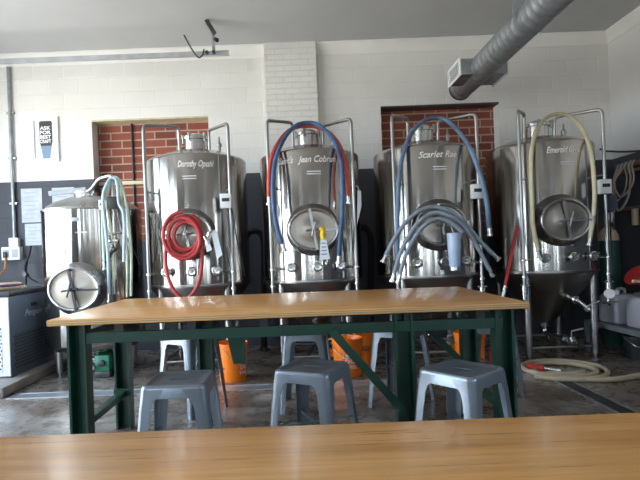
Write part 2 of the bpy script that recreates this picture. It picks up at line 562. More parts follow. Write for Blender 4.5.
for k, h in enumerate(RWIN):
    glazing('window_%d' % (k + 9), 'window in the right wall beside the viewer', 'window', h, lambda u, v, d: (XR + d, u, v), 3, 2)

# trench drains let into the floor
def drain(name, x0, x1, y0, y1, label, along):
    t = thing(name, label, 'drain', ((x0 + x1) / 2, (y0 + y1) / 2, 0))
    m = MB(); e = .018
    m.box(x0, x1, y0, y0 + e, 0, .006); m.box(x0, x1, y1 - e, y1, 0, .006)
    m.box(x0, x0 + e, y0 + e, y1 - e, 0, .006); m.box(x1 - e, x1, y0 + e, y1 - e, 0, .006)
    m.build('frame', M['drain'], t, world=True)
    m = MB(); m.box(x0 + e, x1 - e, y0 + e, y1 - e, 0, .003)
    m.build('grate', M['drain'] if along == 'x' else M['darksteel'], t, world=True)
drain('trench_drain', -2.70, 2.20, 4.52, 4.70, 'long pale steel trench drain running across the floor below the tanks', 'x')
drain('trench_drain', 2.215, 2.365, 2.0, 4.46, 'dark trench drain running towards the viewer beside the coiled floor hose', 'y')

# ------------------------------------------------------------------ tables
def make_table(name, label, x0, x1, y0, y1, legs, gussets=(), braces=(), stretchers=()):
    H, T = .914, .034
    root = thing(name, label, 'table', ((x0 + x1) / 2, (y0 + y1) / 2, 0))
    m = MB(); m.box(x0, x1, y0, y1, H - T, H, .006)
    top = m.build('tabletop', [M['wood'], M['ply']], root, world=True)
    for p in top.data.polygons:
        if abs(p.normal.z) < .3: p.material_index = 1
    yf, yb = y0 + .20, y1 - .30
    for (x, row) in legs:
        y = yf if row == 'f' else yb
        m = MB(); w, d, t = .106, .09, .014
        sgn = 1
        poly = [(-w/2, -d/2), (-w/2 + t, -d/2), (-w/2 + t, d/2 - t), (w/2 - t, d/2 - t), (w/2 - t, -d/2), (w/2, -d/2), (w/2, d/2), (-w/2, d/2)]
        m.prism([(x + a, y + b, 0) for a, b in poly], (0, 0, H - T))
        m.build('leg', M['green'], root, world=True)
    xs = [x for x, r in legs]
    for y in (yf, yb):
        m = MB(); m.box(min(xs) + .05, max(xs) - .05, y - .035 if y == yf else y - .01, y + .01 if y == yf else y + .035, .752, .812)
        m.build('apron', M['green'], root, world=True)
    for x in [min(xs), max(xs)]:
        m = MB(); m.box(x - .03, x + .03, yf + .05, yb - .05, .752, .812); m.build('side_rail', M['green'], root, world=True)
    k = 0
    x = min(xs) + .25
    while x < max(xs) - .1:
        m = MB(); m.box(x - .025, x + .025, yf - .02, yb + .03, .812, H - T); m.build('crossbar', M['black'], root, world=True)
        x += .42
    for (a, b) in braces:
        m = MB(); m.bar(a, b, .045, .05, (0, 1, 0)); m.build('brace', M['green'], root, world=True)
    for (xa, za) in stretchers:
        m = MB()
        m.bar((xa, yf + .05, za), (xa, yb - .05, za), .05, .04)
        m.box(xa - .062, xa + .062, yb - .064, yb - .05, za - .045, za + .035)
        m.build('stretcher', M['green'], root, world=True)
    for poly in gussets:
        m = MB(); m.prism(poly, (0, .012, 0)); m.build('gusset', M['green'], root, world=True)
    return root

yf, yb = 2.72 + .20, 3.95 - .30
g0 = [P(226, 333, 3.60), P(245.5, 333, 3.60), P(245.5, 364, 3.60), P(233.5, 364, 3.60)]
make_table('bar_table', 'long green-legged wooden bar table in front of the tanks', -1.39, 1.245, 2.72, 3.95,
           [(-1.302, 'f'), (.588, 'f'), (1.168, 'f'), (-1.312, 'b'), (-.705, 'b'), (1.21, 'b')],
           gussets=[[tuple(p) for p in g0]],
           braces=[((.17, yf - .06, .775), (.565, yf - .06, .30)), ((.80, yb - .02, .76), (1.14, yb - .02, .40))],
           stretchers=[(-1.305, .265), (1.185, .265)])
make_table('bar_table', 'wooden bar table filling the bottom edge, closest to the viewer', -1.32, 1.32, -.29, .94,
           [(-1.2, 'f'), (1.2, 'f'), (-1.2, 'b'), (1.2, 'b')], stretchers=[(-1.2, .265), (1.2, .265)])

# ------------------------------------------------------------------ stools
def superell(a, r, n=48, z=0, cx=0):
    """rounded square ring, half side a, corner radius r, n points (n multiple of 8)"""
    out = []
    q = n // 4
    for k in range(4):
        cxs, cys = [(1, 1), (-1, 1), (-1, -1), (1, -1)][k]
        for i in range(q):
            t = (i + .0) / (q - 1)
            ang = PI / 2 * (k + t)
            out.append(Vector((cxs * (a - r) + r * math.cos(ang), cys * (a - r) + r * math.sin(ang), z)))
    return out

def stadium(hw, r, n=48, z=0):
    out = []
    q = n // 4
    for k in range(4):
        sx = [1, -1, -1, 1][k]
        for i in range(q):
            t = i / (q - 1)
            ang = PI / 2 * (k + t)
            out.append(Vector((sx * hw + r * math.cos(ang), r * math.sin(ang), z)))
    return out

def make_stool(label, x, y, rz, group='grey metal bar stools'):
    root = thing('bar_stool', label, 'stool', (x, y, 0), rz)
    h = .61
    m = MB()
    rings = [stadium(.038, .018, z=h - .014), stadium(.038, .018, z=h - .008), superell(.09, .03, z=h - .008), superell(.132, .03, z=h - .008),
             superell(.140, .032, z=h), superell(.150, .034, z=h), superell(.157, .036, z=h - .006), superell(.160, .036, z=h - .016), superell(.165, .034, z=h - .062),
             superell(.162, .034, z=h - .062), superell(.156, .034, z=h - .016)]
    m.loft(rings, caps=False)
    m.build('seat', M['stool'], root, ang=50)
    m = MB(); m.loft([superell(.150, .03, z=h - .046), superell(.150, .03, z=h - .042)])
    m.build('slot_shade_plate', M['stool'], root)  # plate added below the seat to keep the hand slot dark
    for sx in (-1, 1):
        for sy in (-1, 1):
            m = MB()
            rings = []
            for z, a, w, r in ((h - .018, .1615, .115, .036), (h - .05, .1645, .10, .035), (h - .075, .167, .074, .034), (h - .11, .1705, .066, .032), (h - .35, .188, .052, .026), (.0, .205, .040, .02)):
                outer = [Vector((a - w, a, z)), Vector((a - r, a, z))]
                for i in range(1, 5):
                    t = PI / 2 * (1 - i / 4)
                    outer.append(Vector((a - r + r * math.cos(t), a - r + r * math.sin(t), z)))
                outer.append(Vector((a, a - w, z)))
                th = .004
                inner = []
                for i in range(4, -1, -1):
                    t = PI / 2 * (1 - i / 4)
                    inner.append(Vector((a - r + (r - th) * math.cos(t), a - r + (r - th) * math.sin(t), z)))
                inner = [Vector((a - th, a - w, z))] + inner + [Vector((a - w, a - th, z))]
                rings.append([Vector((p.x * sx, p.y * sy, p.z)) for p in outer + inner])
            m.loft(rings)
            m.build('leg', M['stool'], root)
    for s in (1, -1):
        m = MB(); a = .186
        m.bar((-a, -a * s, .30 + .004 * s), (a, a * s, .30 + .004 * s), .022, .006)
        m.build('cross_brace', M['stool'], root)
    return root

make_stool('grey metal bar stool tucked under the near side of the table, left end', -.64, 2.585, math.radians(0))
make_stool('grey metal bar stool in front of the diagonal green brace, middle of the near row', .05, 2.745, math.radians(-28))
make_stool('grey metal bar stool at the right end of the near row', .812, 2.57, math.radians(-50))
make_stool('grey metal bar stool on the far side of the table, left of the orange bucket', -.90, 4.02, math.radians(-35))
make_stool('grey metal bar stool on the far side, straight behind the middle near stool', .03, 3.99, math.radians(-6))
make_stool('grey metal bar stool on the far side, behind the middle front table leg', .77, 3.96, math.radians(-35))
make_stool('grey metal bar stool on the far side, behind the right end table legs', 1.49, 3.97, math.radians(-35))

# ------------------------------------------------------------------ tanks
def ell(cx, cz, a, b, y, n=48):
    return [Vector((cx + a * math.cos(2 * PI * i / n), y, cz + b * math.sin(2 * PI * i / n))) for i in range(n)]

def ring_tube(m, cx, cz, a, b, y, r):
    m.tube(ell(cx, cz, a, b, y, 40), r, 8, closed=True)

def manway(root, R, cx, cz, a, b, big=1.0):
    """oval door in a flared collar on the front of the shell"""
    yf = -R - .07
    m = MB()
    m.loft([ell(cx, cz, a * 1.12, b * 1.42, -math.sqrt(max(.01, R * R - (abs(cx) + a * .95) ** 2)) + .01), ell(cx, cz, a * 1.10, b * 1.30, -R - .012), ell(cx, cz, a * 1.07, b * 1.12, -R - .045), ell(cx, cz, a * 1.06, b * 1.07, yf),
            ell(cx, cz, a * .93, b * .92, yf - .004), ell(cx, cz, a * .90, b * .89, yf + .03)], caps=False)
    c = m.build('manway_collar', M['collar'] if big == 1.0 else M['lid'], root)
    m = MB()
    ring_tube(m, cx, cz, a, b, yf - .006, .014)
    m.build('gasket_rim', M['lid'], c)
    m = MB()
    m.loft([ell(cx, cz, a * .96, b * .96, yf + .02), ell(cx, cz, a * .93, b * .93, yf), ell(cx, cz, a * .75, b * .74, yf + .006), ell(cx, cz, a * .4, b * .4, yf - .012), ell(cx, cz, a * .02, b * .02, yf - .02)], caps=True)
    d = m.build('manway_door', M['door_steel'], root)
    dark = M['darksteel'] if big != 1.0 else M['pipe']
    m = MB()
    m.bar((cx - .03, yf - .035, cz + b * .98), (cx + .03, yf - .035, cz - b * .98), .026, .012, (0, 1, 0))
    m.cyl((cx - .03, yf, cz + b * .95), (cx - .03, yf - .05, cz + b * .95), .014, 10)
    m.cyl((cx + .03, yf, cz - b * .95), (cx + .03, yf - .05, cz - b * .95), .014, 10)
    m.build('clamp_bar', dark, d)
    m = MB()
    m.cyl((cx, yf - .02, cz), (cx, yf - .12, cz), .016, 12)
    m.tube([(cx - .075, yf - .105, cz - .012), (cx + .085, yf - .105, cz + .012)], .010, 8)
    m.tube([(cx + .02, yf - .115, cz + .07), (cx - .02, yf - .115, cz - .07)], .009, 8)
    m.build('door_handle', dark, d)
    m = MB()
    m.bar((cx + .05, yf - .03, cz - .01), (cx + a * 1.08, yf - .03, cz - .01), .02, .012, (0, 1, 0))
    m.box(cx + a * 1.03, cx + a * 1.15, yf - .045, yf + .02, cz - .05, cz + .03, .006)
    m.build('hinge_arm', dark, d)
    return yf

def port(root, R, cx, cz):
    y0 = -math.sqrt(R * R - cx * cx)
    m = MB()
    m.cyl((cx, y0 + .02, cz), (cx, y0 - .05, cz), .022, 16)
    m.lathe([(.034, 0), (.050, .008), (.050, .022), (.038, .028), (.030, .016), (.0, .014)], (cx, y0 - .045, cz), 20, (0, -1, 0))
    p = m.build('sample_port', M['polish'], root)
    m = MB()
    m.cyl((cx, y0 - .075, cz), (cx, y0 - .10, cz), .014, 10)
    m.bar((cx - .035, y0 - .092, cz + .012), (cx + .035, y0 - .092, cz + .03), .012, .012, (0, 1, 0))
    m.build('port_handle', M['pipe'], p)

def shell_text(root, R, s, z, x, height, width, name='lettering', **kw):
    m = MB()
    def fn(p):
        t = (p.x + x) / R
        return Vector(((R + .0025) * math.sin(t), -(R + .0025) * math.cos(t), z + p.y))
    add_text(m, s, fn, height=height, width=width, **kw)
    return m.build(name, M['whitemark'], root, fix=False)

def marks(root, R, z, x, w, rows):
    m = MB()
    for k in range(rows):
        n = 10
        a = [(x - w / 2 + w * i / n) / R for i in range(n + 1)]
        z0 = z - k * .026
        lo = [m.v(((R + .002) * math.sin(t), -(R + .002) * math.cos(t), z0)) for t in a]
        hi = [m.v(((R + .002) * math.sin(t), -(R + .002) * math.cos(t), z0 + .009)) for t in a]
        for i in range(n): m.face([lo[i], lo[i + 1], hi[i + 1], hi[i]])
    m.build('small_print', M['grey_print'] if rows > 2 else M['paper'], root, fix=False)

def make_tank(label, x, y, script, box=True, door_x=0.0):
    R, z0, z1 = .55, .92, 2.27
    root = thing('fermenter_tank', label, 'tank', (x, y, 0))
    m = MB()
    m.lathe([(R - .01, z0), (R, z0 + .012), (R, z1 - .02), (R - .004, z1 - .006), (R - .014, z1 + .006), (R - .05, z1 + .022), (R - .12, z1 + .05), (.34, z1 + .085), (.2, z1 + .12), (.11, z1 + .135)], n=96)
    m.build('shell', M['steel'], root)
    m = MB()
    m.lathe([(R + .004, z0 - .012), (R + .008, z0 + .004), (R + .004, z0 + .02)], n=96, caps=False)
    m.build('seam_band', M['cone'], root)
    m = MB()
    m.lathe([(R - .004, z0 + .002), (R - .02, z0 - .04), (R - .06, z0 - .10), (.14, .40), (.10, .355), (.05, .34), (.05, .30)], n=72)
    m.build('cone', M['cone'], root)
    m = MB()
    m.lathe([(.122, 2.39), (.122, 2.515), (.140, 2.52), (.140, 2.548), (.122, 2.553), (.115, 2.565), (.06, 2.59), (.0, 2.60)], n=40)
    nk = m.build('top_neck', M['polish'], root)
    for a in (35, 107, 180, 252, 324):
        c, s = math.cos(math.radians(a)), math.sin(math.radians(a))
        m = MB()
        m.cyl((.142 * c, .142 * s, 2.49), (.142 * c, .142 * s, 2.575), .010, 8)
        m.lathe([(.018, 0), (.018, .025)], (.142 * c, .142 * s, 2.555), 8)
        m.build('clamp_bolt', M['pipe'], nk)
    m = MB()   # relief valve beside the neck
    m.cyl((.27, -.05, 2.36), (.27, -.05, 2.44), .018, 12); m.lathe([(.028, 0), (.028, .03), (.012, .045), (.008, .10), (.0, .12)], (.27, -.05, 2.43), 12)
    m.build('relief_valve', M['pipe'], root)
    for i, (sx, top, inner) in enumerate(((-1, 2.585, 2.66), (1, 2.570, 2.61))):
        m = MB()
        ex = .16 if sx > 0 else .17
        path = bend([(sx * .43, -.50, .70), (sx * .43, -.50, top), (sx * ex, -.07, inner), (sx * ex, -.05, 2.38)], .06, 6)
        m.tube(path, .0175, 12)
        p = m.build('wash_pipe', M['pipe'], root)
        for z in (.88, 1.05):
            m = MB(); m.lathe([(.028, 0), (.028, .018)], (sx * .43, -.50, z), 14)
            if z > 1: m.tube([(sx * .43, -.50, z + .009), (sx * .36, -.42, z + .009)], .012, 8)
            m.build('pipe_flange', M['polish'], p)
        m = MB()
        m.lathe([(.026, -.12), (.026, -.08), (.030, -.08), (.030, .018)], (sx * .43, -.50, .78), 14)
        m.box(sx * .43 - .045, sx * .43 + .045, -.51, -.49, .80, .815)
        m.build('pipe_valve', M['polish'], p)
        m = MB()
        m.cyl((sx * .43, -.50, 1.9), (sx * .36, -.36, 1.9), .010, 8)
        m.build('standoff', M['pipe'], p)
    for sx in (-1, 1):
        for sy in (-1, 1):
            m = MB()
            px, py = sx * .345, sy * .365
            m.cyl((px, py, .05), (px, py, 1.02), .036, 16)
            m.build('leg', M['pipe'], root)
            # foot
            m = MB(); m.lathe([(.045, 0), (.045, .008), (.015, .014), (.015, .06)], (px, py, 0), 16)
            m.build('levelling_foot', M['pipe'], root)
    m = MB()
    m.cyl((-.345, -.365, .13), (.345, -.365, .13), .014, 10); m.cyl((-.345, .365, .13), (.345, .365, .13), .014, 10)
    m.cyl((-.345, -.365, .13), (-.345, .365, .13), .014, 10); m.cyl((.345, -.365, .13), (.345, .365, .13), .014, 10)
    m.build('leg_stretcher', M['pipe'], root)
    manway(root, R, door_x, 1.45, .242, .200)
    for cx in (-.235, .03, .27): port(root, R, cx, 1.075)
    m = MB()   # racking arm on the cone
    m.cyl((0, -.33, .70), (.03, -.47, .66), .026, 14); m.tube(bend([(.03, -.46, .665), (.07, -.55, .64), (.16, -.58, .55)], .04), .022, 12)
    m.lathe([(.042, 0), (.042, .02)], (.06, -.53, .645), 16, (.4, -.7, -.3)); m.lathe([(.034, 0), (.034, .03)], (.15, -.58, .56), 14, (.6, -.2, -.8))
    m.tube([(.14, -.59, .575), (.26, -.62, .63)], .009, 8)
    m.build('racking_valve', M['polish'], root)
    m = MB()   # bottom dump valve
    m.tube(bend([(0, 0, .33), (0, 0, .22), (.03, -.2, .20), (.12, -.50, .19)], .06), .030, 12)
    m.lathe([(.046, 0), (.046, .02)], (.06, -.30, .196), 16, (.3, -1, 0)); m.lathe([(.046, 0), (.046, .03)], (.115, -.48, .19), 16, (.3, -1, 0))
    m.box(.05, .11, -.43, -.36, .16, .24, .01); m.tube([(.085, -.40, .24), (.085, -.40, .30), (.19, -.44, .33)], .010, 8)
    m.cyl((-.1, -.365, .13), (-.02, -.1, .20), .014, 8)
    m.build('dump_valve', M['polish'], root)
    for s, hx, w in script:
        shell_text(root, R, s, 2.135, hx, .066, w, shear=.35, bold=.012)
    marks(root, R, 2.035, .03, .14, 2)
    if box:
        m = MB(); m.box(.335, .45, -.58, -.52, 1.70, 1.845, .006)
        b = m.build('temperature_controller', M['white'], root)
        m = MB(); m.box(.355, .43, -.584, -.579, 1.765, 1.80); m.build('display', M['black'], b)
        m = MB(); m.tube(smooth_path([(.44, -.54, 1.70), (.46, -.52, 1.60), (.47, -.50, 1.45), (.50, -.45, 1.25), (.54, -.40, 1.0)], 6), .007, 6)
        m.build('probe_cable', M['black'], b)
    return root

YT = 5.60
T1 = make_tank('tall steel fermenter tank with the red hose coil on its door', -1.11, YT, [('Dorothy Opsahl', .10, .37)])
T2 = make_tank('tall steel fermenter tank with red and blue hoses looped over its neck', .15, YT, [("Saint's", -.26, .17), ('Jean Cobrun', .07, .40)], box=False)
T3 = make_tank('tall steel fermenter tank with grey hoses draped over its oval door', 1.425, YT, [('Scarlet Rae', .02, .40)])
T4 = make_tank('tall steel fermenter tank with the cream hose over its neck', 2.715, YT, [('Emerald Gyna', .0, .34)], door_x=-.05)

# the low bright tank on the left
def make_brite(label, x, y):
    R, z0, z1 = .515, .33, 1.76
    root = thing('brite_tank', label, 'tank', (x, y, 0))
    m = MB()
    m.lathe([(.10, .22), (.35, .25), (R - .06, .285), (R - .012, z0), (R, z0 + .03), (R, z1), (R - .004, z1 + .004)], n=96)
    m.build('shell', M['steel'], root)
    m = MB()
    m.lathe([(R - .03, z1 - .005), (R - .025, z1 + .02), (R - .05, z1 + .05), (R - .12, z1 + .095), (.25, z1 + .15), (.1, z1 + .17), (.0, z1 + .175)], n=72)
    m.build('dished_lid', M['lid'], root)
    m = MB()
    m.lathe([(R + .003, z1 - .012), (R + .008, z1), (R + .003, z1 + .012)], n=96, caps=False)
    m.build('rim_band', M['polish'], root)
    m = MB()
    m.lathe([(.11, z1 + .14), (.11, z1 + .19), (.125, z1 + .195), (.125, z1 + .215), (.05, z1 + .235), (.0, z1 + .24)], (-.05, -.05, 0), 32)
    h = m.build('top_hatch', M['polish'], root)
    m = MB(); m.bar((-.40, -.16, z1 + .20), (-.02, -.12, z1 + .235), .03, .05); m.build('hatch_lever', M['galv'], h)
    for sx in (-1, 1):
        for sy in (-1, 1):
            m = MB(); m.cyl((sx * .30, sy * .27, .05), (sx * .30, sy * .27, .36), .034, 16); m.build('leg', M['pipe'], root)
            m = MB(); m.lathe([(.045, 0), (.045, .008), (.015, .014), (.015, .06)], (sx * .30, sy * .27, 0), 16); m.build('levelling_foot', M['pipe'], root)
    manway(root, R, .02, .945, .245, .205, big=1.2)
    m = MB(); m.box(-.07, .07, -R - .012, -R + .02, 1.625, 1.665, .004); m.build('name_plate', M['galv'], root)
    shell_text(root, R, 'mmm', 1.505, .08, .02, .11, name='small_lettering', shear=.35)
    # hooked arm carrying the hoses
    m = MB()
    m.tube(bend([(-.08, -.05, z1 + .2), (.10, -.25, z1 + .22), (.22, -.36, z1 + .31), (.40, -.44, z1 + .33), (.40, -.46, z1 + .10)], .06), .018, 10)
    m.build('hose_arm', M['pipe'], root)
    # sight glass riser with valve
    sx, sy = .385, -.43
    m = MB()
    m.tube([(sx, sy, 1.02), (sx, sy, 1.80)], .012, 10)
    m.tube([(sx, sy, 1.70), (sx - .06, sy + .09, 1.70)], .012, 8); m.tube([(sx, sy, 1.08), (sx - .06, sy + .09, 1.08)], .012, 8)
    r = m.build('sight_glass', M['polish'], root)
    m = MB()
    m.lathe([(.034, 0), (.034, .05)], (sx - .02, sy - .045, 1.36), 14, (0, -1, 0)); m.lathe([(.02, 0), (.02, .16)], (sx, sy - .005, 1.34), 10)
    m.box(sx - .065, sx + .055, sy - .055, sy - .005, 1.40, 1.43, .006); m.cyl((sx - .045, sy - .035, 1.47), (sx + .085, sy - .035, 1.50), .014, 8)
    m.build('sight_valve', M['polish'], r)
    m = MB(); m.tube([(sx + .025, sy - .025, 1.34), (sx - .025, sy - .055, 1.28), (sx - .085, sy - .055, 1.19)], .018, 8); m.build('valve_handle', M['black'], r)
    m = MB(); m.box(sx - .03, sx + .07, sy - .075, sy - .01, 1.74, 1.86, .006); b = m.build('controller_box', M['black'], root)
    m = MB(); m.box(sx - .115, sx - .045, sy - .085, sy - .075, 1.73, 1.83); c = m.build('controller_card', M['white'], b)
    m = MB(); m.box(sx - .102, sx - .058, sy - .087, sy - .0845, 1.775, 1.795); m.build('card_print', M['darkmark'], c)
    m = MB(); m.tube(smooth_path([(sx + .05, sy - .03, 1.76), (.47, -.42, 1.55), (.52, -.34, 1.36), (.56, -.2, 1.18), (.56, -.10, 1.02)], 6), .008, 6); m.build('probe_cable', M['black'], b)
    m = MB(); m.cyl((0, 0, .23), (0, 0, .12), .03, 12); m.tube(bend([(0, 0, .14), (0, -.1, .12), (.10, -.42, .12)], .05), .022, 10)
    m.build('outlet_pipe', M['polish'], root)
    return root
TB = make_brite('short bright steel tank with a large oval door at the left', -2.27, 5.55)

# ------------------------------------------------------------------ hoses
def fitting(m, a, b, r):
    a, b = Vector(a), Vector(b)
    d = (b - a).normalized()
    m.cyl(a, a + d * .10, r, 12); m.lathe([(r * 1.5, 0), (r * 1.5, .02)], a + d * .09, 12, d)

def hose(name, label, pix, r, material, ends=(True, True), n=7, group=None, cat='hose', pts=None):
    pts = [P(*p) for p in pix] if pts is None else [Vector(p) for p in pts]
    path = smooth_path(pts, n)
    root = thing(name, label, cat, (path[0].x, path[0].y, min(p.z for p in path)), group=group)
    m = MB(); m.tube(path, r, 10); m.build('rubber_hose', material, root, world=True)
    for e, (a, b) in zip(ends, ((path[1], path[0]), (path[-2], path[-1]))):
        if e:
            m = MB(); d = (b - a).normalized(); fitting(m, b - d * .03, b + d, r * .95); m.build('hose_end', M['polish'], root, world=True)
    return root

hose('brewery_hose', 'blue hose arched over the neck of the second tall tank',
     [(282, 244, 4.93), (277, 228, 4.93), (273.5, 205, 4.95), (273, 180, 4.97), (276, 158, 5.03), (284, 139, 5.15), (294, 127, 5.33), (304, 123, 5.40), (316, 124, 5.38), (327, 132, 5.25), (336, 145, 5.10), (341, 162, 5.0), (342.5, 185, 4.96), (342, 215, 4.93), (340, 240, 4.92), (339, 256, 4.92)], .022, M['blue_hose'])
hose('brewery_hose', 'red hose arched over the second tall tank, just behind the blue one',
     [(269, 197, 5.01), (269, 178, 5.01), (271, 160, 5.06), (277, 145, 5.15), (286, 133, 5.30), (296, 127.5, 5.47), (306, 126, 5.50), (317, 127, 5.47), (329, 133, 5.33), (338, 143, 5.18), (344, 158, 5.06), (347, 175, 5.01), (348.5, 196, 5.0)], .022, M['redorange_hose'])
hose('brewery_hose', 'blue grey hose arched over the neck of the third tall tank',
     [(398, 258, 4.95), (397.5, 230, 4.95), (398, 200, 4.96), (400, 170, 5.0), (405, 148, 5.08), (413, 131, 5.22), (424, 121, 5.38), (436, 118, 5.42), (447, 121, 5.38), (459, 132, 5.22), (470, 148, 5.08), (478, 168, 5.0), (484, 188, 4.94), (487, 205, 4.93), (489, 228, 4.93)], .023, M['greyblue_hose'])
hose('brewery_hose', 'cream hose arched over the neck of the rightmost tall tank',
     [(538, 250, 4.94), (533, 225, 4.94), (532, 200, 4.95), (531, 170, 4.97), (532, 148, 5.03), (537, 130, 5.18), (546, 118, 5.35), (558, 114, 5.42), (570, 116.5, 5.38), (580, 126, 5.22), (588, 142, 5.08), (592.5, 163, 5.0), (594.5, 190, 4.97), (593.5, 215, 4.96), (590, 238, 4.95)], .021, M['cream_hose'])
hose('brewery_hose', 'topmost of the grey hoses draped over the third tall tank door',
     [(386, 255, 4.83), (393, 241, 4.83), (402, 227, 4.83), (416, 213, 4.83), (432, 207, 4.84), (449, 211, 4.83), (465, 224, 4.83), (480, 241, 4.83), (493, 254, 4.83)], .021, M['grey_hose'])
hose('brewery_hose', 'grey hose below the topmost one, draped over the third tall tank door',
     [(394, 274, 4.80), (399, 257, 4.80), (406, 241, 4.80), (418, 223, 4.80), (434, 213, 4.82), (450, 216, 4.80), (466, 229, 4.80), (479, 250, 4.80), (489, 269, 4.80)], .021, M['grey_hose'])
hose('brewery_hose', 'short blue grey hose innermost over the third tall tank door',
     [(400, 275, 4.76), (404, 260, 4.76), (412, 242, 4.76), (423, 227, 4.76), (437, 219, 4.78), (450, 222, 4.77), (462, 232, 4.77)], .020, M['grey_hose'], ends=(True, False))

# red coil on the first tall tank's door
def coil_pts():
    pts = []
    seq = [(182, 233, 19.5, 21), (182.5, 241, 17, 23), (187, 235, 11.5, 13), (184, 234, 15.5, 17)]
    total = 0
    for k, (cx, cy, a, b) in enumerate(seq):
        nx = seq[min(k + 1, len(seq) - 1)]
        for i in range(14):
            t = i / 14
            c = [p * (1 - t) + q * t for p, q in zip((cx, cy, a, b), nx)]
            ang = PI / 2 + 2 * PI * t
            pts.append(P(c[0] + c[2] * math.cos(ang), c[1] - c[3] * math.sin(ang), 4.80 + .015 * k + .01 * math.cos(ang)))
    return pts
cp = coil_pts()
tail = [P(*q) for q in [(193, 216, 4.87), (200, 226, 4.87), (202, 245, 4.86), (201.5, 268, 4.85), (197, 287, 4.84), (186, 299, 4.84), (175, 292, 4.84), (167.5, 275, 4.85), (165.5, 255, 4.86), (167, 240, 4.87)]]
hose('brewery_hose', 'red hose coiled on the first tall tank door', None, .0195, M['red_hose'], ends=(False, True), n=4, pts=cp + tail)

# pale tubing over the arm of the short tank
def drape(label, left, top, right, y, mt, r):
    pix = [(left[0], left[1], y), (left[0] - 1.5, left[1] - 45, y), (top[0] - 9, top[1] + 22, y + .02), (top[0] - 4, top[1] + 4, y + .05), (top[0], top[1], y + .06), (top[0] + 5, top[1] + 4, y + .05), (right[0] - 5, top[1] + 25, y + .02), (right[0], right[1] - 45, y), (right[0], right[1], y)]
    hose('tubing', label, pix, r, mt, ends=(True, False), cat='hose')
drape('pale blue tube hanging over the short tank arm with its end in front', (109, 294), (112, 178), (124, 262), 5.02, M['clear_blue'], .016)
drape('pale green tube hanging outermost on the short tank arm', (104, 262), (114, 177), (131, 296), 5.05, M['clear_green'], .014)
drape('pale yellow tube hanging innermost on the short tank arm', (114, 286), (116, 179), (127, 297), 5.08, M['clear_yellow'], .013)

# floor hose coil
pts = []
for k in range(int(2.25 * 20) + 1):
    t = k / 20
    ang = -.3 * PI - 2 * PI * t
    rr = .205 + .092 * t
    pts.append(Vector((2.45 + rr * math.cos(ang), 4.76 + rr * math.sin(ang) * .98, .026 + .0)))
lx = pts[-1]
pts += [lx + Vector((.25, -.06, 0)) if False else Vector((2.6, 4.33, .026)), Vector((3.0, 4.43, .026)), Vector((3.35, 4.5, .026)), Vector((3.9, 4.55, .026))]
root = thing('floor_hose', 'cream hose lying coiled on the floor below the rightmost tall tank', 'hose', (2.45, 4.76, 0))
path = smooth_path(pts, 4)
m = MB(); m.tube(path, .024, 10); m.build('rubber_hose', M['tan_hose'], root, world=True)
m = MB(); q = P(526, 371, 4.66); 
c0 = Vector((2.10, 4.70, .085)); c1 = Vector((2.22, 4.63, .07))
m.cyl(c0, c0.lerp(c1, .35), .028, 12); m.cyl(c0.lerp(c1, .3), c0.lerp(c1, .7), .016, 12); m.cyl(c0.lerp(c1, .6), c1, .028, 12)
cpl = m.build('red_coupling', M['red'], root, world=True); cpl['label'] = 'red hose coupling'
m = MB(); m.cyl(c1, c1 + Vector((.14, -.03, -.02)), .018, 10); m.build('hose_end', M['polish'], root, world=True)

# ------------------------------------------------------------------ tags and sleeve on the tanks
def card(name, label, cat, quad, y, mt, string=None, clip=None, thick=.004, marks_=False):
    pts = [P(u, v, y) for u, v in quad]
    cx = sum(pts, Vector()) / len(pts)
    root = thing(name, label, cat, (cx.x, cx.y, min(p.z for p in pts)))
    m = MB(); m.prism(pts, (0, thick, 0)); m.build('card', mt, root, world=True)
    if marks_:
        m = MB()
        a, b, c, d = pts
        for t in (.25, .42, .58, .74):
            l, r_ = a.lerp(d, t).lerp(b.lerp(c, t), .18), a.lerp(d, t).lerp(b.lerp(c, t), .8)
            m.prism([l, r_, r_ + Vector((0, 0, -.010)), l + Vector((0, 0, -.010))], (0, -.0015, 0))
        m.build('printed_lines', M['bluegrey_print'], root, world=True)
    if clip:
        m = MB(); m.tube(smooth_path([P(u, v, y - .005) for u, v in clip[0]], 5), clip[2], 8); m.build('clip', clip[1], root, world=True)
    return root
card('paper_tag', 'white paper tag on a yellow clip hanging from the second tall tank door', 'tag', [(320.5, 237), (326, 237), (330, 259), (319.5, 260)], 4.83, M['paper'], clip=([(321, 227), (323, 231), (322.5, 235), (323.5, 239)], M['yellow'], .026), marks_=True)
card('paper_tag', 'crumpled white tag hanging beside the red coil', 'tag', [(211, 232), (216, 229), (222.5, 255), (217, 259)], 4.80, M['paper'], clip=([(207, 240), (209, 233), (212, 231)], M['polish'], .015))
card('paper_tag', 'white tag beside the red coil fittings', 'tag', [(205, 243), (209, 241), (212, 250), (207, 252)], 4.78, M['white'], clip=([(204, 236), (206, 240), (207, 244)], M['polish'], .012))
card('paper_tag', 'narrow white slip hanging by the right pipe of the second tall tank', 'tag', [(357.5, 190), (361, 191), (361.5, 206), (357, 225)], 5.06, M['paper'], clip=([(354.5, 187), (357, 186), (359.5, 191)], M['pipe'], .006))
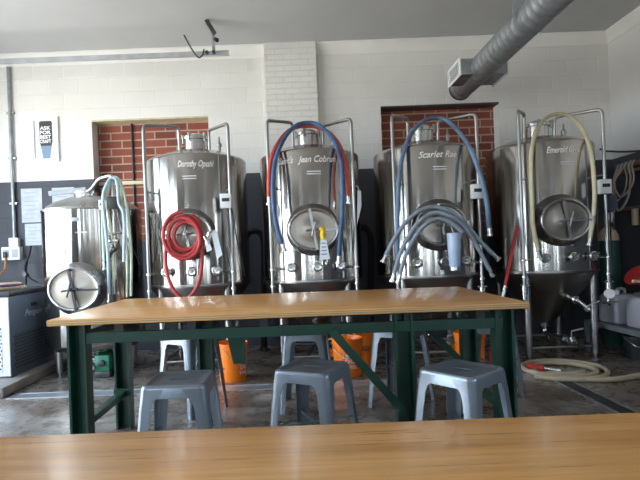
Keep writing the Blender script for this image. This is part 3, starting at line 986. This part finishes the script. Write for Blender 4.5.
# translucent sleeve hanging from the third tank's door
b = P(455, 267, 4.79); t_ = P(455, 233, 4.79)
root = thing('plastic_sleeve', 'bluish plastic sleeve hanging below the grey hoses on the third tall tank', 'sleeve', (b.x, b.y, b.z))
hh = t_.z - b.z
m = MB(); m.lathe([(.045, 0), (.052, .02), (.062, hh * .6), (.068, hh), (.062, hh), (.046, .03)], (b.x, b.y, b.z), 24); m.build('sleeve_body', M['sleeve'], root, world=True)
m = MB(); m.lathe([(.050, 0), (.050, .03)], (b.x, b.y, b.z - .03), 20); m.build('sleeve_base', M['polish'], root, world=True)
m = MB(); m.tube([(b.x, b.y, b.z + hh - .01), (b.x - .02, b.y + .01, b.z + hh + .07)], .006, 6); m.build('hanging_wire', M['pipe'], root, world=True)

# red squeegee pole
a, bpt = P(489, 366, 5.07), P(517.5, 226, 5.18)
a.z = .03
root = thing('floor_squeegee', 'red-handled squeegee leaning between the two right hand tall tanks', 'squeegee', (a.x, a.y, 0))
m = MB(); m.cyl(a + (bpt - a) * .03, bpt, .017, 12); m.build('handle', M['red'], root, world=True)
k1, k2 = a + (bpt - a) * .46, a + (bpt - a) * .56
m = MB(); m.cyl(k1, k2, .022, 12); m.build('collar', M['polish'], root, world=True)
m = MB(); m.box(a.x - .17, a.x + .17, a.y - .02, a.y + .02, .0, .07, .008); m.build('head', M['red'], root, world=True)

# ------------------------------------------------------------------ buckets
def bucket(label, x, y, rz, mark):
    root = thing('plastic_bucket', label, 'bucket', (x, y, 0), rz)
    m = MB()
    m.lathe([(.0, .004), (.128, 0), (.131, .01), (.147, .31), (.153, .312), (.153, .322), (.148, .324), (.148, .345), (.155, .347), (.156, .368), (.150, .37), (.145, .362), (.127, .02), (.0, .015)], n=48, caps=False)
    m.build('bucket_body', M['orange'], root)
    m = MB(); m.tube(smooth_path([(.155, 0, .335), (.13, -.10, .25), (0, -.162, .20), (-.13, -.10, .25), (-.155, 0, .335)], 7), .003, 6)
    m.build('bail_handle', M['pipe'], root)
    m = MB()
    def fn(p, z):
        R = .131 + .016 * z / .3 + .0015
        return Vector((R * math.sin(p.x / R), -R * math.cos(p.x / R), z))
    for (s, z, h, w) in mark:
        add_text(m, s, lambda p, z=z: fn(p, z + p.y), height=h, width=w, bold=.02)
    m.build('printed_logo', M['whitemark'] if mark[0][0] != 'BUCKET' else M['darkmark'], root, fix=False)
    return root
bucket('orange bucket on the drain left of the centre, behind a green plate', -.695, 4.93, 1.0, [("LET'S", .17, .03, .13), ('DO', .12, .04, .09), ('THIS.', .07, .03, .12)])
bucket('orange bucket with white print behind the diagonal green brace', .44, 4.95, .1, [("LET'S", .19, .035, .15), ('DO', .14, .04, .10), ('THIS.', .085, .035, .14)])
bucket('orange bucket with dark print, behind the one at the green brace', .66, 5.42, .0, [('BUCKET', .16, .05, .16)])
bucket('orange bucket seen beside the rightmost back table leg', 1.67, 5.0, -.2, [("LET'S", .17, .03, .13), ('DO', .12, .04, .09), ('THIS.', .07, .03, .12)])

# ------------------------------------------------------------------ left side: chiller and wall things
m = MB(); m.box(XL, -2.74, 4.55, 6.2, 0, .10, .02)
tag(m.build('concrete_pad', M['pad'], loc=(-3.6, 5.4, 0)), 'low concrete pad under the grey chiller', 'pad')
cx0, cx1, cy0, cy1, cz0, cz1 = -3.50, -2.87, 4.92, 5.80, .10, .95
root = thing('glycol_chiller', 'grey chiller cabinet with perforated panels on a low pad', 'chiller', ((cx0 + cx1) / 2, (cy0 + cy1) / 2, cz0))
m = MB(); m.box(cx0, cx1, cy0, cy1, cz0, cz1 - .05, .008); m.build('cabinet', M['chiller'], root, world=True)
m = MB(); m.box(cx0 - .01, cx1 + .012, cy0 - .012, cy1 + .01, cz1 - .05, cz1, .008); m.build('lid', M['darksteel'], root, world=True)
m = MB(); m.box(cx0 + .02, cx1 - .005, cy0 - .012, cy0, cz0 + .02, cz1 - .06); fp = m.build('front_panel', M['chiller_light'], root, world=True)
m = MB(); m.box(cx0 + .05, cx1 - .08, cy0 - .016, cy0 - .011, cz0 + .06, cz0 + .5); m.build('front_grille', M['grille_light'], fp, world=True)
m = MB(); m.box(cx1 - .004, cx1 + .004, cy0 + .06, cy1 - .06, cz0 + .06, cz0 + .42); m.build('side_grille', M['grille_grey'], root, world=True)
m = MB(); m.box(cx1, cx1 + .008, 5.32, 5.42, .765, .80); m.build('display', M['black'], root, world=True)
m = MB()
add_text(m, 'Penguin', lambda p: Vector((cx1 + .004, 5.36 + p.x, .675 + p.y)), height=.065, width=.34, shear=.35, bold=.012)
m.build('lettering', M['chiller_light'], root, world=True, fix=False)
# coiled rope and cord on the chiller
root = thing('rope_coil', 'tan rope heap with a purple cord on top of the chiller', 'rope', (-3.10, 5.25, cz1))
pts = []
for k in range(0, 61):
    t = k / 60; ang = 2 * PI * 4 * t
    pts.append(Vector((-3.10 + (.17 - .05 * t) * math.cos(ang) + .01 * math.sin(3 * ang), 5.25 + (.2 - .06 * t) * math.sin(ang), cz1 + .016 + .05 * t)))
m = MB(); m.tube(smooth_path(pts, 2), .015, 8); m.build('rope', M['rope'], root, world=True)
m = MB(); m.tube(smooth_path([(-3.2, 5.05, cz1 + .04), (-3.1, 5.03, cz1 + .05), (-2.97, 5.12, cz1 + .05), (-2.94, 5.3, cz1 + .045)], 6), .013, 8); m.build('purple_cord', M['purple'], root, world=True)['label'] = 'purple cord'

YW = YB
def wp(u, v, d=0.0):
    return P(u, v, YW - d)
# conduit with outlet boxes
c = wp(14.5, 200)
root = thing('wall_conduit', 'grey vertical conduit at the left edge of the wall', 'conduit', (c.x, YW, 1.5))
zb = wp(15.5, 238).z
m = MB(); m.cyl((c.x, YW - .03, zb), (c.x, YW - .03, ZC - .16), .022, 12); m.build('pipe', M['galv'], root, world=True)
for z in (2.0, 2.6, 3.2):
    m = MB(); m.box(c.x - .05, c.x + .05, YW - .035, YW, z, z + .025); m.build('strap', M['galv'], root, world=True)
root = thing('outlet_box', 'grey junction box at the bottom of the conduit', 'outlet', (c.x, YW, zb))
m = MB(); m.box(c.x - .06, c.x + .06, YW - .07, YW, zb - .12, zb, .006); m.build('box', M['white'], root, world=True)
zb2 = zb - .12
root = thing('outlet_box', 'wide double outlet below the junction box with an orange cord plugged in', 'outlet', (c.x, YW, zb2))
m = MB(); m.box(c.x - .15, c.x + .09, YW - .09, YW, zb2 - .17, zb2 - .0, .008); ob = m.build('box', M['white'], root, world=True)
m = MB(); m.box(c.x - .13, c.x - .05, YW - .094, YW - .089, zb2 - .14, zb2 - .03); m.build('socket', M['grey_print'], ob, world=True)
m = MB(); m.box(c.x - .01, c.x + .07, YW - .094, YW - .089, zb2 - .14, zb2 - .03); m.build('socket', M['grey_print'], ob, world=True)
root = thing('power_cord', 'orange power cord hanging from the double outlet to the chiller', 'cord', (c.x - .09, YW - .1, 1.0))
m = MB(); m.tube(smooth_path([(c.x - .09, YW - .10, zb2 - .12), (c.x - .095, YW - .13, zb2 - .3), (c.x - .09, YW - .4, 1.05), (c.x - .05, YW - .85, .98), (-3.3, 5.75, .968)], 6), .012, 8); m.build('cord', M['orange_cord'], root, world=True)
m = MB(); m.box(c.x - .11, c.x - .07, YW - .13, YW - .09, zb2 - .14, zb2 - .06, .006); m.build('plug', M['black'], root, world=True)
root = thing('black_tubing', 'black tubes and valve hanging on the dark wall behind the chiller', 'tubing', tuple(wp(28, 275, .1)))
m = MB(); m.tube(smooth_path([wp(25, 255, .05), wp(27, 262, .1), wp(26, 270, .12), wp(30, 278, .12), wp(38, 283, .1)], 6), .012, 8); m.build('tube', M['black'], root, world=True)
m = MB(); m.tube(smooth_path([wp(31, 246, .05), wp(29, 255, .1), wp(25, 266, .13), wp(26, 277, .16), wp(26, 284, .2)], 6), .014, 8); m.build('tube', M['black'], root, world=True)
q = wp(26, 274, .16)
m = MB(); m.lathe([(.03, 0), (.03, .05)], (q.x, q.y, q.z), 12, (0, -1, 0)); m.build('valve', M['darksteel'], root, world=True)

# framed poster
def flat(root, name, quad, mt, d, thick=.003):
    m = MB(); m.prism([wp(u, v, d) for u, v in quad], (0, thick, 0)); return m.build(name, mt, root, world=True)
Q0, Q1 = wp(31, 118), wp(60, 162)
x0, x1, z1, z0 = Q0.x, Q1.x, Q0.z, Q1.z
root = thing('framed_poster', 'white framed poster of a dark pint glass on the white wall', 'poster', ((x0 + x1) / 2, YW, z0))
m = MB(); fr = .045
m.box(x0, x1, YW - .03, YW, z0, z0 + fr); m.box(x0, x1, YW - .03, YW, z1 - fr, z1); m.box(x0, x0 + fr, YW - .03, YW, z0 + fr, z1 - fr); m.box(x1 - fr, x1, YW - .03, YW, z0 + fr, z1 - fr)
m.build('frame', M['white'], root, world=True)
m = MB(); m.box(x0 + fr, x1 - fr, YW - .014, YW - .006, z0 + fr, z1 - fr); pr = m.build('print', M['paper'], root, world=True)
W, Hh = x1 - x0, z1 - z0; xc = (x0 + x1) / 2 + .015
hz = lambda t: z0 + fr + (Hh - 2 * fr) * t
m = MB()
poly = [(-.072, .34), (-.085, .45), (-.085, .95), (-.07, .985), (.07, .985), (.085, .95), (.085, .45), (.072, .34)]
m.prism([(xc + a, YW - .0165, hz(t)) for a, t in poly], (0, .002, 0)); m.build('glass_top', M['darkmark'], pr, world=True)
m = MB(); m.prism([(xc + a, YW - .0165, hz(t)) for a, t in [(-.045, .01), (-.072, .34), (.072, .34), (.045, .01)]], (0, .002, 0)); m.build('glass_stem', M['bluegrey_print'], pr, world=True)
m = MB()
for k, s in enumerate(('ASK', 'FOR', 'BEST', 'CRAFT')):
    add_text(m, s, lambda p, k=k: Vector((xc + p.x - .005, YW - .018, hz(.76 - .115 * k) + p.y)), height=.046, width=.145, bold=.03)
m.build('lettering', M['whitemark'], pr, world=True, fix=False)

def notice(label, u0, v0, u1, v1, lines):
    a, b = wp(u0, v0), wp(u1, v1)
    root = thing('wall_notice', label, 'notice', ((a.x + b.x) / 2, YW, b.z))
    m = MB(); m.box(a.x, b.x, YW - .006, YW, b.z, a.z); m.build('sheet', M['sheet'], root, world=True)
    m = MB()
    for k in range(lines):
        z = a.z - (a.z - b.z) * (k + 1) / (lines + 1)
        w = (b.x - a.x) * random.uniform(.5, .8)
        m.box(a.x + .035, a.x + .035 + w, YW - .0075, YW - .0055, z - .006, z + .006)
    m.build('printed_lines', M['grey_print'], root, world=True)
notice('white notice sheet on the dark wall under the framed poster', 21, 189, 43, 222, 7)
notice('white notice sheet half hidden behind the short tank', 52, 188, 75, 214, 5)
notice('smaller white notice sheet below the one under the poster', 25, 224, 42, 245, 5)

# pump on the floor under the short tank
px = P(104, 360, 5.25)
root = thing('transfer_pump', 'small green pump on the floor beside the short tank', 'pump', (px.x, 5.25, 0))
m = MB(); m.box(px.x - .075, px.x + .075, 5.19, 5.34, .07, .235, .01); m.build('pump_head', M['pumpgreen'], root, world=True)
m = MB(); m.lathe([(.035, 0), (.035, .03), (.015, .035)], (px.x, 5.19, .155), 20, (0, -1, 0)); m.build('inlet', M['darksteel'], root, world=True)
m = MB(); m.cyl((px.x, 5.34, .155), (px.x, 5.60, .155), .07, 20); m.build('motor', M['darksteel'], root, world=True)
m = MB(); m.box(px.x - .08, px.x + .08, 5.19, 5.6, 0, .07, .008); m.build('base', M['darksteel'], root, world=True)
m = MB(); m.cyl((px.x - .075, 5.23, .19), (px.x - .26, 5.23, .19), .016, 10); m.cyl((px.x - .075, 5.23, .09), (px.x - .3, 5.23, .09), .016, 10); m.build('pipe', M['polish'], root, world=True)

# insulated pipes between the tanks
for (label, pix) in (('black insulated pipe bending down between the first and second tall tanks', [(246, 238, 6.3), (249, 233, 6.3), (256, 231, 6.3), (262, 236, 6.3), (264, 250, 6.3), (264, 300, 6.3), (264, 342, 6.3)]),
                     ('black insulated pipe bending down between the second and third tall tanks', [(360, 228, 6.3), (365, 228, 6.3), (370, 236, 6.3), (371, 250, 6.3), (371, 300, 6.3), (371, 338, 6.3)])):
    pts = [P(*p) for p in pix]
    pts[-1].z = 0.02
    root = thing('glycol_pipe', label, 'pipe', (pts[-1].x, pts[-1].y, 0))
    m = MB(); m.tube(smooth_path(pts, 6), .038, 10); m.build('insulation', M['insul'], root, world=True)
    m = MB(); m.lathe([(.055, 0), (.055, .05)], (pts[-1].x, pts[-1].y, .0), 14); m.build('floor_flange', M['darksteel'], root, world=True)

# ------------------------------------------------------------------ right side
root = thing('gas_cylinder', 'tall dark green gas cylinder with a tan shoulder behind the rightmost tank', 'cylinder', (3.64, 5.88, 0))
m = MB(); m.lathe([(.105, 0), (.112, .02), (.112, 1.23)], n=32); m.build('cylinder_body', M['cyl_green'], root)
m = MB(); m.lathe([(.1125, 1.225), (.108, 1.28), (.08, 1.345), (.04, 1.38), (.03, 1.40)], n=32); m.build('shoulder', M['cyl_tan'], root)
m = MB(); m.cyl((0, 0, 1.39), (0, 0, 1.48), .02, 12); m.cyl((0, 0, 1.44), (.07, 0, 1.44), .014, 10); m.lathe([(.035, 0), (.035, .02)], (0, 0, 1.48), 16); m.build('valve', M['brass'], root)
card('paper_tag', 'white slip of paper hanging above the green gas cylinder', 'tag', [(611, 205), (616, 207), (612, 222), (607.5, 219)], 5.76, M['paper'], clip=([(612, 207), (614, 214), (614, 226), (613.5, 230)], M['darksteel'], .006))

pq = [P(605, 196, 5.30), P(617, 195, 5.30), P(618, 207, 5.30), P(613, 212, 5.30), P(605, 210, 5.30)]
root = thing('cloth_pouch', 'dark slate pouch hanging by the right pipe of the rightmost tank', 'pouch', tuple(pq[3]))
m = MB(); m.prism(pq, (0, .05, 0)); m.build('pouch_body', M['slate'], root, world=True)
m = MB(); m.tube(smooth_path([P(603, 188, 5.12), P(608, 190, 5.2), pq[0].lerp(pq[1], .5) + Vector((0, .02, 0))], 5), .006, 6); m.build('strap', M['black'], root, world=True)

root = thing('steel_rack', 'low steel rack holding plastic jugs at the right edge', 'rack', (3.65, 4.75, 0))
rx0, rx1, ry0, ry1, rz = 3.17, 4.12, 3.95, 5.62, .35
m = MB()
m.box(rx0, rx1, ry0, ry0 + .04, rz - .045, rz); m.box(rx0, rx1, ry1 - .04, ry1, rz - .045, rz); m.box(rx0, rx0 + .04, ry0 + .04, ry1 - .04, rz - .045, rz); m.box(rx1 - .04, rx1, ry0 + .04, ry1 - .04, rz - .045, rz)
m.build('frame', M['galv'], root, world=True)
m = MB(); m.box(rx0 + .04, rx1 - .04, ry0 + .04, ry1 - .04, rz - .02, rz - .004); m.build('shelf', M['darksteel'], root, world=True)
for x in (rx0, rx1 - .04):
    for y in (ry0, ry1 - .04):
        m = MB(); m.box(x, x + .04, y, y + .04, 0, rz - .045); m.build('leg', M['galv'], root, world=True)

def jug(label, x, y, spout):
    root = thing('plastic_jug', label, 'jug', (x, y, rz - .004))
    w, d, h = .15, .16, .30
    m = MB()
    rr = []
    for z, s in ((0, .93), (.015, 1), (h - .05, 1), (h - .02, .93), (h, .78)):
        rr.append([Vector((p.x * w / .15 * s, p.y * d / .15 * s, z)) for p in superell(.15, .04, 32)])
    m.loft(rr)
    m.build('jug_body', M['jug'], root)
    m = MB(); m.lathe([(.035, h - .005), (.035, h + .04), (.03, h + .045)], (-.05, -.02, 0), 20); m.build('cap', M['white'], root)
    m = MB(); m.tube(bend([(.0, .05, h - .01), (.0, .05, h + .05), (.09, .05, h + .05), (.09, .05, h - .02)], .03), .016, 8); m.build('handle', M['jug'], root)
    m = MB(); m.prism([(-.03, -d - .001, h * .62), (.03, -d - .001, h * .62), (0, -d - .001, h * .45)], (0, -.004, 0)); m.build('hazard_mark', M['darkmark'], root)
    if spout:
        m = MB(); m.tube(bend([(-.05, -.02, h + .04), (-.05, -.02, h + .16), (-.18, -.03, h + .17)], .03), .016, 8); m.build('pump_spout', M['cyl_tan'], root)
jug('milky plastic jug at the back of the low rack', 3.44, 5.40, False)
jug('milky plastic jug with a pump spout at the front of the pair on the rack', 3.47, 4.98, True)
jug('milky plastic jug beside the red funnel at the right edge', 3.80, 5.40, False)
root = thing('red_funnel', 'red plastic funnel tilted on a jug at the right edge', 'funnel', (3.73, 5.35, rz + .36))
m = MB(); m.lathe([(.02, -.02), (.022, .06), (.12, .20), (.125, .215), (.115, .215), (.018, .07)], (0, 0, 0), 28, (-.72, -.12, .66)); m.build('cone', M['red'], root)
m = MB(); m.lathe([(.128, .2), (.128, .214)], (0, 0, 0), 28, (-.72, -.12, .66)); m.build('rim', M['red'], root)
root = thing('floor_tub', 'dark round tub on the floor under the steel rack', 'tub', (3.48, 5.15, 0))
m = MB(); m.lathe([(.0, .005), (.13, 0), (.16, .22), (.172, .225), (.172, .24), (.155, .24), (.125, .02), (0, .015)], n=32, caps=False); m.build('tub_body', M['black'], root)
m = MB(); m.tube(smooth_path([(.165, 0, .22), (.12, -.14, .15), (-.12, -.14, .15), (-.165, 0, .22)], 6), .005, 6); m.build('handle', M['pipe'], root)

# pressure gauge on the rightmost tank's right pipe
g = P(601, 294, 5.02)
m = MB(); m.lathe([(.044, 0), (.048, .01), (.048, .04), (.044, .044)], (.385, -.56, g.z), 24, (-.2, -1, 0)); gg = m.build('pressure_gauge', M['white'], T4); gg['label'] = 'white round pressure gauge'
m = MB(); m.tube([(.43, -.50, g.z - .12), (.39, -.55, g.z - .08), (.385, -.55, g.z)], .012, 8); m.tube([(.33, -.56, g.z - .09), (.50, -.56, g.z - .09)], .012, 8); m.build('gauge_stem', M['polish'], gg)

# wall bracket on the right wall with cables
root = thing('hose_bracket', 'brown bracket on the right wall with looped cables', 'bracket', (XR, 6.1, 2.05))
m = MB(); m.box(XR - .11, XR - .0, 5.3, 6.42, 2.12, 2.18, .006); m.box(XR - .12, XR - .07, 5.3, 6.42, 2.05, 2.09, .005); m.box(XR - .07, XR, 5.4, 5.5, 2.05, 2.12); m.box(XR - .07, XR, 6.3, 6.4, 2.05, 2.12)
m.build('arm', M['brown'], root, world=True)
root2 = thing('cable_loop', 'pale looped cables hanging from the bracket on the right wall', 'cable', (XR - .13, 6.15, 1.6))
for k, (dy, dz, r) in enumerate(((.0, .42, .010), (.07, .52, .014), (.13, .36, .010))):
    y0 = 6.36 - dy
    m = MB(); m.tube(smooth_path([(XR - .10, y0, 2.185), (XR - .14, y0 - .01, 2.12), (XR - .17 - .03 * k, y0 + .03, 1.95), (XR - .20, y0 - .02, 2.12 - dz), (XR - .16, y0 - .16, 2.12 - dz * .75), (XR - .14, y0 - .2, 1.98), (XR - .14, y0 - .17, 2.12), (XR - .10, y0 - .16, 2.19)], 7), r, 8)
    m.build('cable', M['cable'], root2, world=True)
root = thing('wall_cable', 'black cable running along the white wall at the right corner', 'cable', (4.0, YW, 2.4))
m = MB(); m.tube(smooth_path([P(600, 149, 6.62), P(606, 151, 6.63), Vector((XR - .02, YB - .02, P(609, 151, 6.6).z)), Vector((XR - .02, 6.3, P(623, 152.5, 6.35).z)), Vector((XR - .02, 5.7, P(645, 153, 5.9).z))], 6), .012, 8); m.build('cord', M['black'], root, world=True)
root = thing('hanging_rail', 'dark rail with a red tool on the right wall', 'rail', (XR, 6.1, 1.55))
m = MB(); m.box(XR - .05, XR, 5.5, 6.4, 1.60, 1.64); m.build('rail_bar', M['brown'], root, world=True)
m = MB(); m.box(XR - .10, XR - .05, 5.80, 5.95, 1.36, 1.60, .02); m.build('red_tool', M['red'], root, world=True)
m = MB(); m.cyl((XR - .08, 6.12, 1.40), (XR - .08, 6.12, 1.60), .04, 14); m.build('brass_tool', M['cyl_tan'], root, world=True)

# ------------------------------------------------------------------ overhead
root = thing('air_duct', 'round spiral metal air duct running overhead at the right', 'duct', (2.10, 6.2, 3.18))
R = .137; DX, DZ = 2.075, 3.17
prof = []
y, k = 0.0, 0
while y < 8.6:
    prof += [(R, y), (R, y + .084), (R + .0018, y + .087), (R + .0018, y + .096)]
    y += .1
m = MB(); m.lathe(prof, (DX, 6.2, DZ), 40, (0, -1, 0), caps=False); m.build('spiral_pipe', M['galv'], root, world=True)
m = MB(); m.lathe([(R + .004, -.004), (R + .004, .03)], (DX, 6.2, DZ), 40, (0, -1, 0)); m.build('end_cap', M['darksteel'], root, world=True)
for sx in (-1, 1):
    ya, yb_ = 5.42, 5.82
    xa, xb = DX + sx * .10, DX + sx * .25
    m = MB(); m.box(min(xa, xb), max(xa, xb), ya, yb_, DZ - .085, DZ + .085); bx = m.build('register_box', M['galv'], root, world=True)
    m = MB()
    xo, xi = DX + sx * .262, DX + sx * .248
    lo, hi = min(xo, xi), max(xo, xi)
    m.box(lo, hi, ya - .02, ya + .03, DZ - .10, DZ + .10); m.box(lo, hi, yb_ - .03, yb_ + .02, DZ - .10, DZ + .10); m.box(lo, hi, ya + .03, yb_ - .03, DZ + .07, DZ + .10); m.box(lo, hi, ya + .03, yb_ - .03, DZ - .10, DZ - .07)
    m.build('grille_rim', M['white'], bx, world=True)
    m = MB()
    for j in range(5):
        z = DZ - .056 + j * .028
        m.box(lo, hi, ya + .03, yb_ - .03, z - .004, z + .004)
    m.build('grille_slats', M['white'], bx, world=True)
for y in (4.3, 1.5):
    m = MB(); m.cyl((DX - .16, y, DZ), (DX - .16, y, ZC), .004, 6); m.cyl((DX + .16, y, DZ), (DX + .16, y, ZC), .004, 6); m.lathe([(R + .006, 0), (R + .006, .02)], (DX, y, DZ), 40, (0, -1, 0), caps=False)
    m.build('hanger_strap', M['galv'], root, world=True)

TY = 5.90
e = P(229, 53, TY)
tz = e.z
root = thing('door_track', 'horizontal steel garage door track along the top of the left wall', 'track', (e.x, TY, tz))
m = MB()
poly = [(-.022, -.026), (.022, -.026), (.022, -.020), (-.016, -.020), (-.016, .020), (.022, .020), (.022, .026), (-.022, .026)]
m.prism([(XL + .02, TY + a, tz + b) for a, b in poly], (e.x - XL - .02, 0, 0)); m.build('rail', M['drain'], root, world=True)
hx = P(214, 45, TY).x
m = MB(); m.box(hx - .018, hx + .018, TY - .035, TY - .031, tz - .03, ZC - .16); m.bar((hx, TY - .033, ZC - .17), (hx - .06, TY - .033, ZC), .03, .006, (0, 1, 0)); m.build('hanger_strap', M['galv'], root, world=True)
m = MB(); m.bar((hx + .02, TY - .05, ZC - .16), (hx - .07, TY - .05, ZC - .002), .045, .05, (0, 1, 0)); m.cyl((hx + .05, TY - .05, ZC - .24), (hx + .02, TY - .03, ZC - .22), .025, 10); m.build('ceiling_bracket', M['darksteel'], root, world=True)
m = MB(); m.tube(smooth_path([P(184, 35, TY - .06), P(190, 46, TY - .06), P(195, 54, TY - .06), P(199, 57.5, TY - .06), P(202.5, 55, TY - .06), P(204, 49, TY - .06)], 6), .009, 8); m.build('curved_hook', M['darksteel'], root, world=True)
m = MB(); m.cyl((hx - .08, TY - .06, tz), (hx - .08, TY + .03, tz), .02, 10); m.cyl((hx, TY - .06, tz), (hx, TY + .03, tz), .02, 10); m.build('roller', M['darksteel'], root, world=True)

# ------------------------------------------------------------------ light
w = bpy.data.worlds.new('daylight'); scene.world = w; w.use_nodes = True
nt = w.node_tree
bg = nt.nodes['Background']
tc = nt.nodes.new('ShaderNodeTexCoord'); sp = nt.nodes.new('ShaderNodeSeparateXYZ')
nt.links.new(tc.outputs['Generated'], sp.inputs[0])
r = nt.nodes.new('ShaderNodeValToRGB')
mr = nt.nodes.new('ShaderNodeMapRange'); mr.inputs['From Min'].default_value = -1; mr.inputs['From Max'].default_value = 1
nt.links.new(sp.outputs['Z'], mr.inputs['Value']); nt.links.new(mr.outputs[0], r.inputs['Fac'])
e_ = r.color_ramp.elements
e_[0].position = 0.0; e_[0].color = (.60, .58, .54, 1)
e_[1].position = 1.0; e_[1].color = (.42, .62, 1.0, 1)
for p, c_ in ((.485, (.66, .64, .60, 1)), (.50, (.80, .90, 1.0, 1)), (.62, (.72, .86, 1.0, 1))):
    q = e_.new(p); q.color = c_
nt.links.new(r.outputs[0], bg.inputs['Color'])
bg.inputs['Strength'].default_value = 9.0

def portal(name, loc, rot, sx, sy):
    l = bpy.data.lights.new(name, 'AREA'); l.shape = 'RECTANGLE'; l.size = sx; l.size_y = sy
    l.cycles.is_portal = True
    o = bpy.data.objects.new(name, l); o.location = loc; o.rotation_euler = rot; col.objects.link(o)
for h in DOORS:
    portal('door_portal', (XL - .22, (h[0] + h[1]) / 2, (h[2] + h[3]) / 2), (0, -PI / 2, 0), h[3] - h[2], h[1] - h[0])
for h in WINS:
    portal('window_portal', ((h[0] + h[1]) / 2, YF - .22, (h[2] + h[3]) / 2), (PI / 2, 0, 0), h[1] - h[0], h[3] - h[2])

for h in RWIN:
    portal('window_portal', (XR + .22, (h[0] + h[1]) / 2, (h[2] + h[3]) / 2), (0, PI / 2, 0), h[3] - h[2], h[1] - h[0])

# ------------------------------------------------------------------ camera
cd = bpy.data.cameras.new('camera'); cam = bpy.data.objects.new('camera', cd); col.objects.link(cam)
cd.sensor_width = 36; cd.lens = F / 640 * 36
cd.shift_x = 21 / 640; cd.shift_y = 11 / 640
cd.clip_start = .02; cd.clip_end = 100
cam.matrix_world = Matrix.Translation((0, 0, CAM_H)) @ Matrix.Rotation(PI / 2, 4, 'X') @ Matrix.Rotation(-ROLL, 4, 'Z')
scene.camera = cam

vs = scene.view_settings
vs.view_transform = 'Standard'; vs.look = 'None'; vs.gamma = 1.0; vs.use_curve_mapping = False
vs.exposure = 1.05
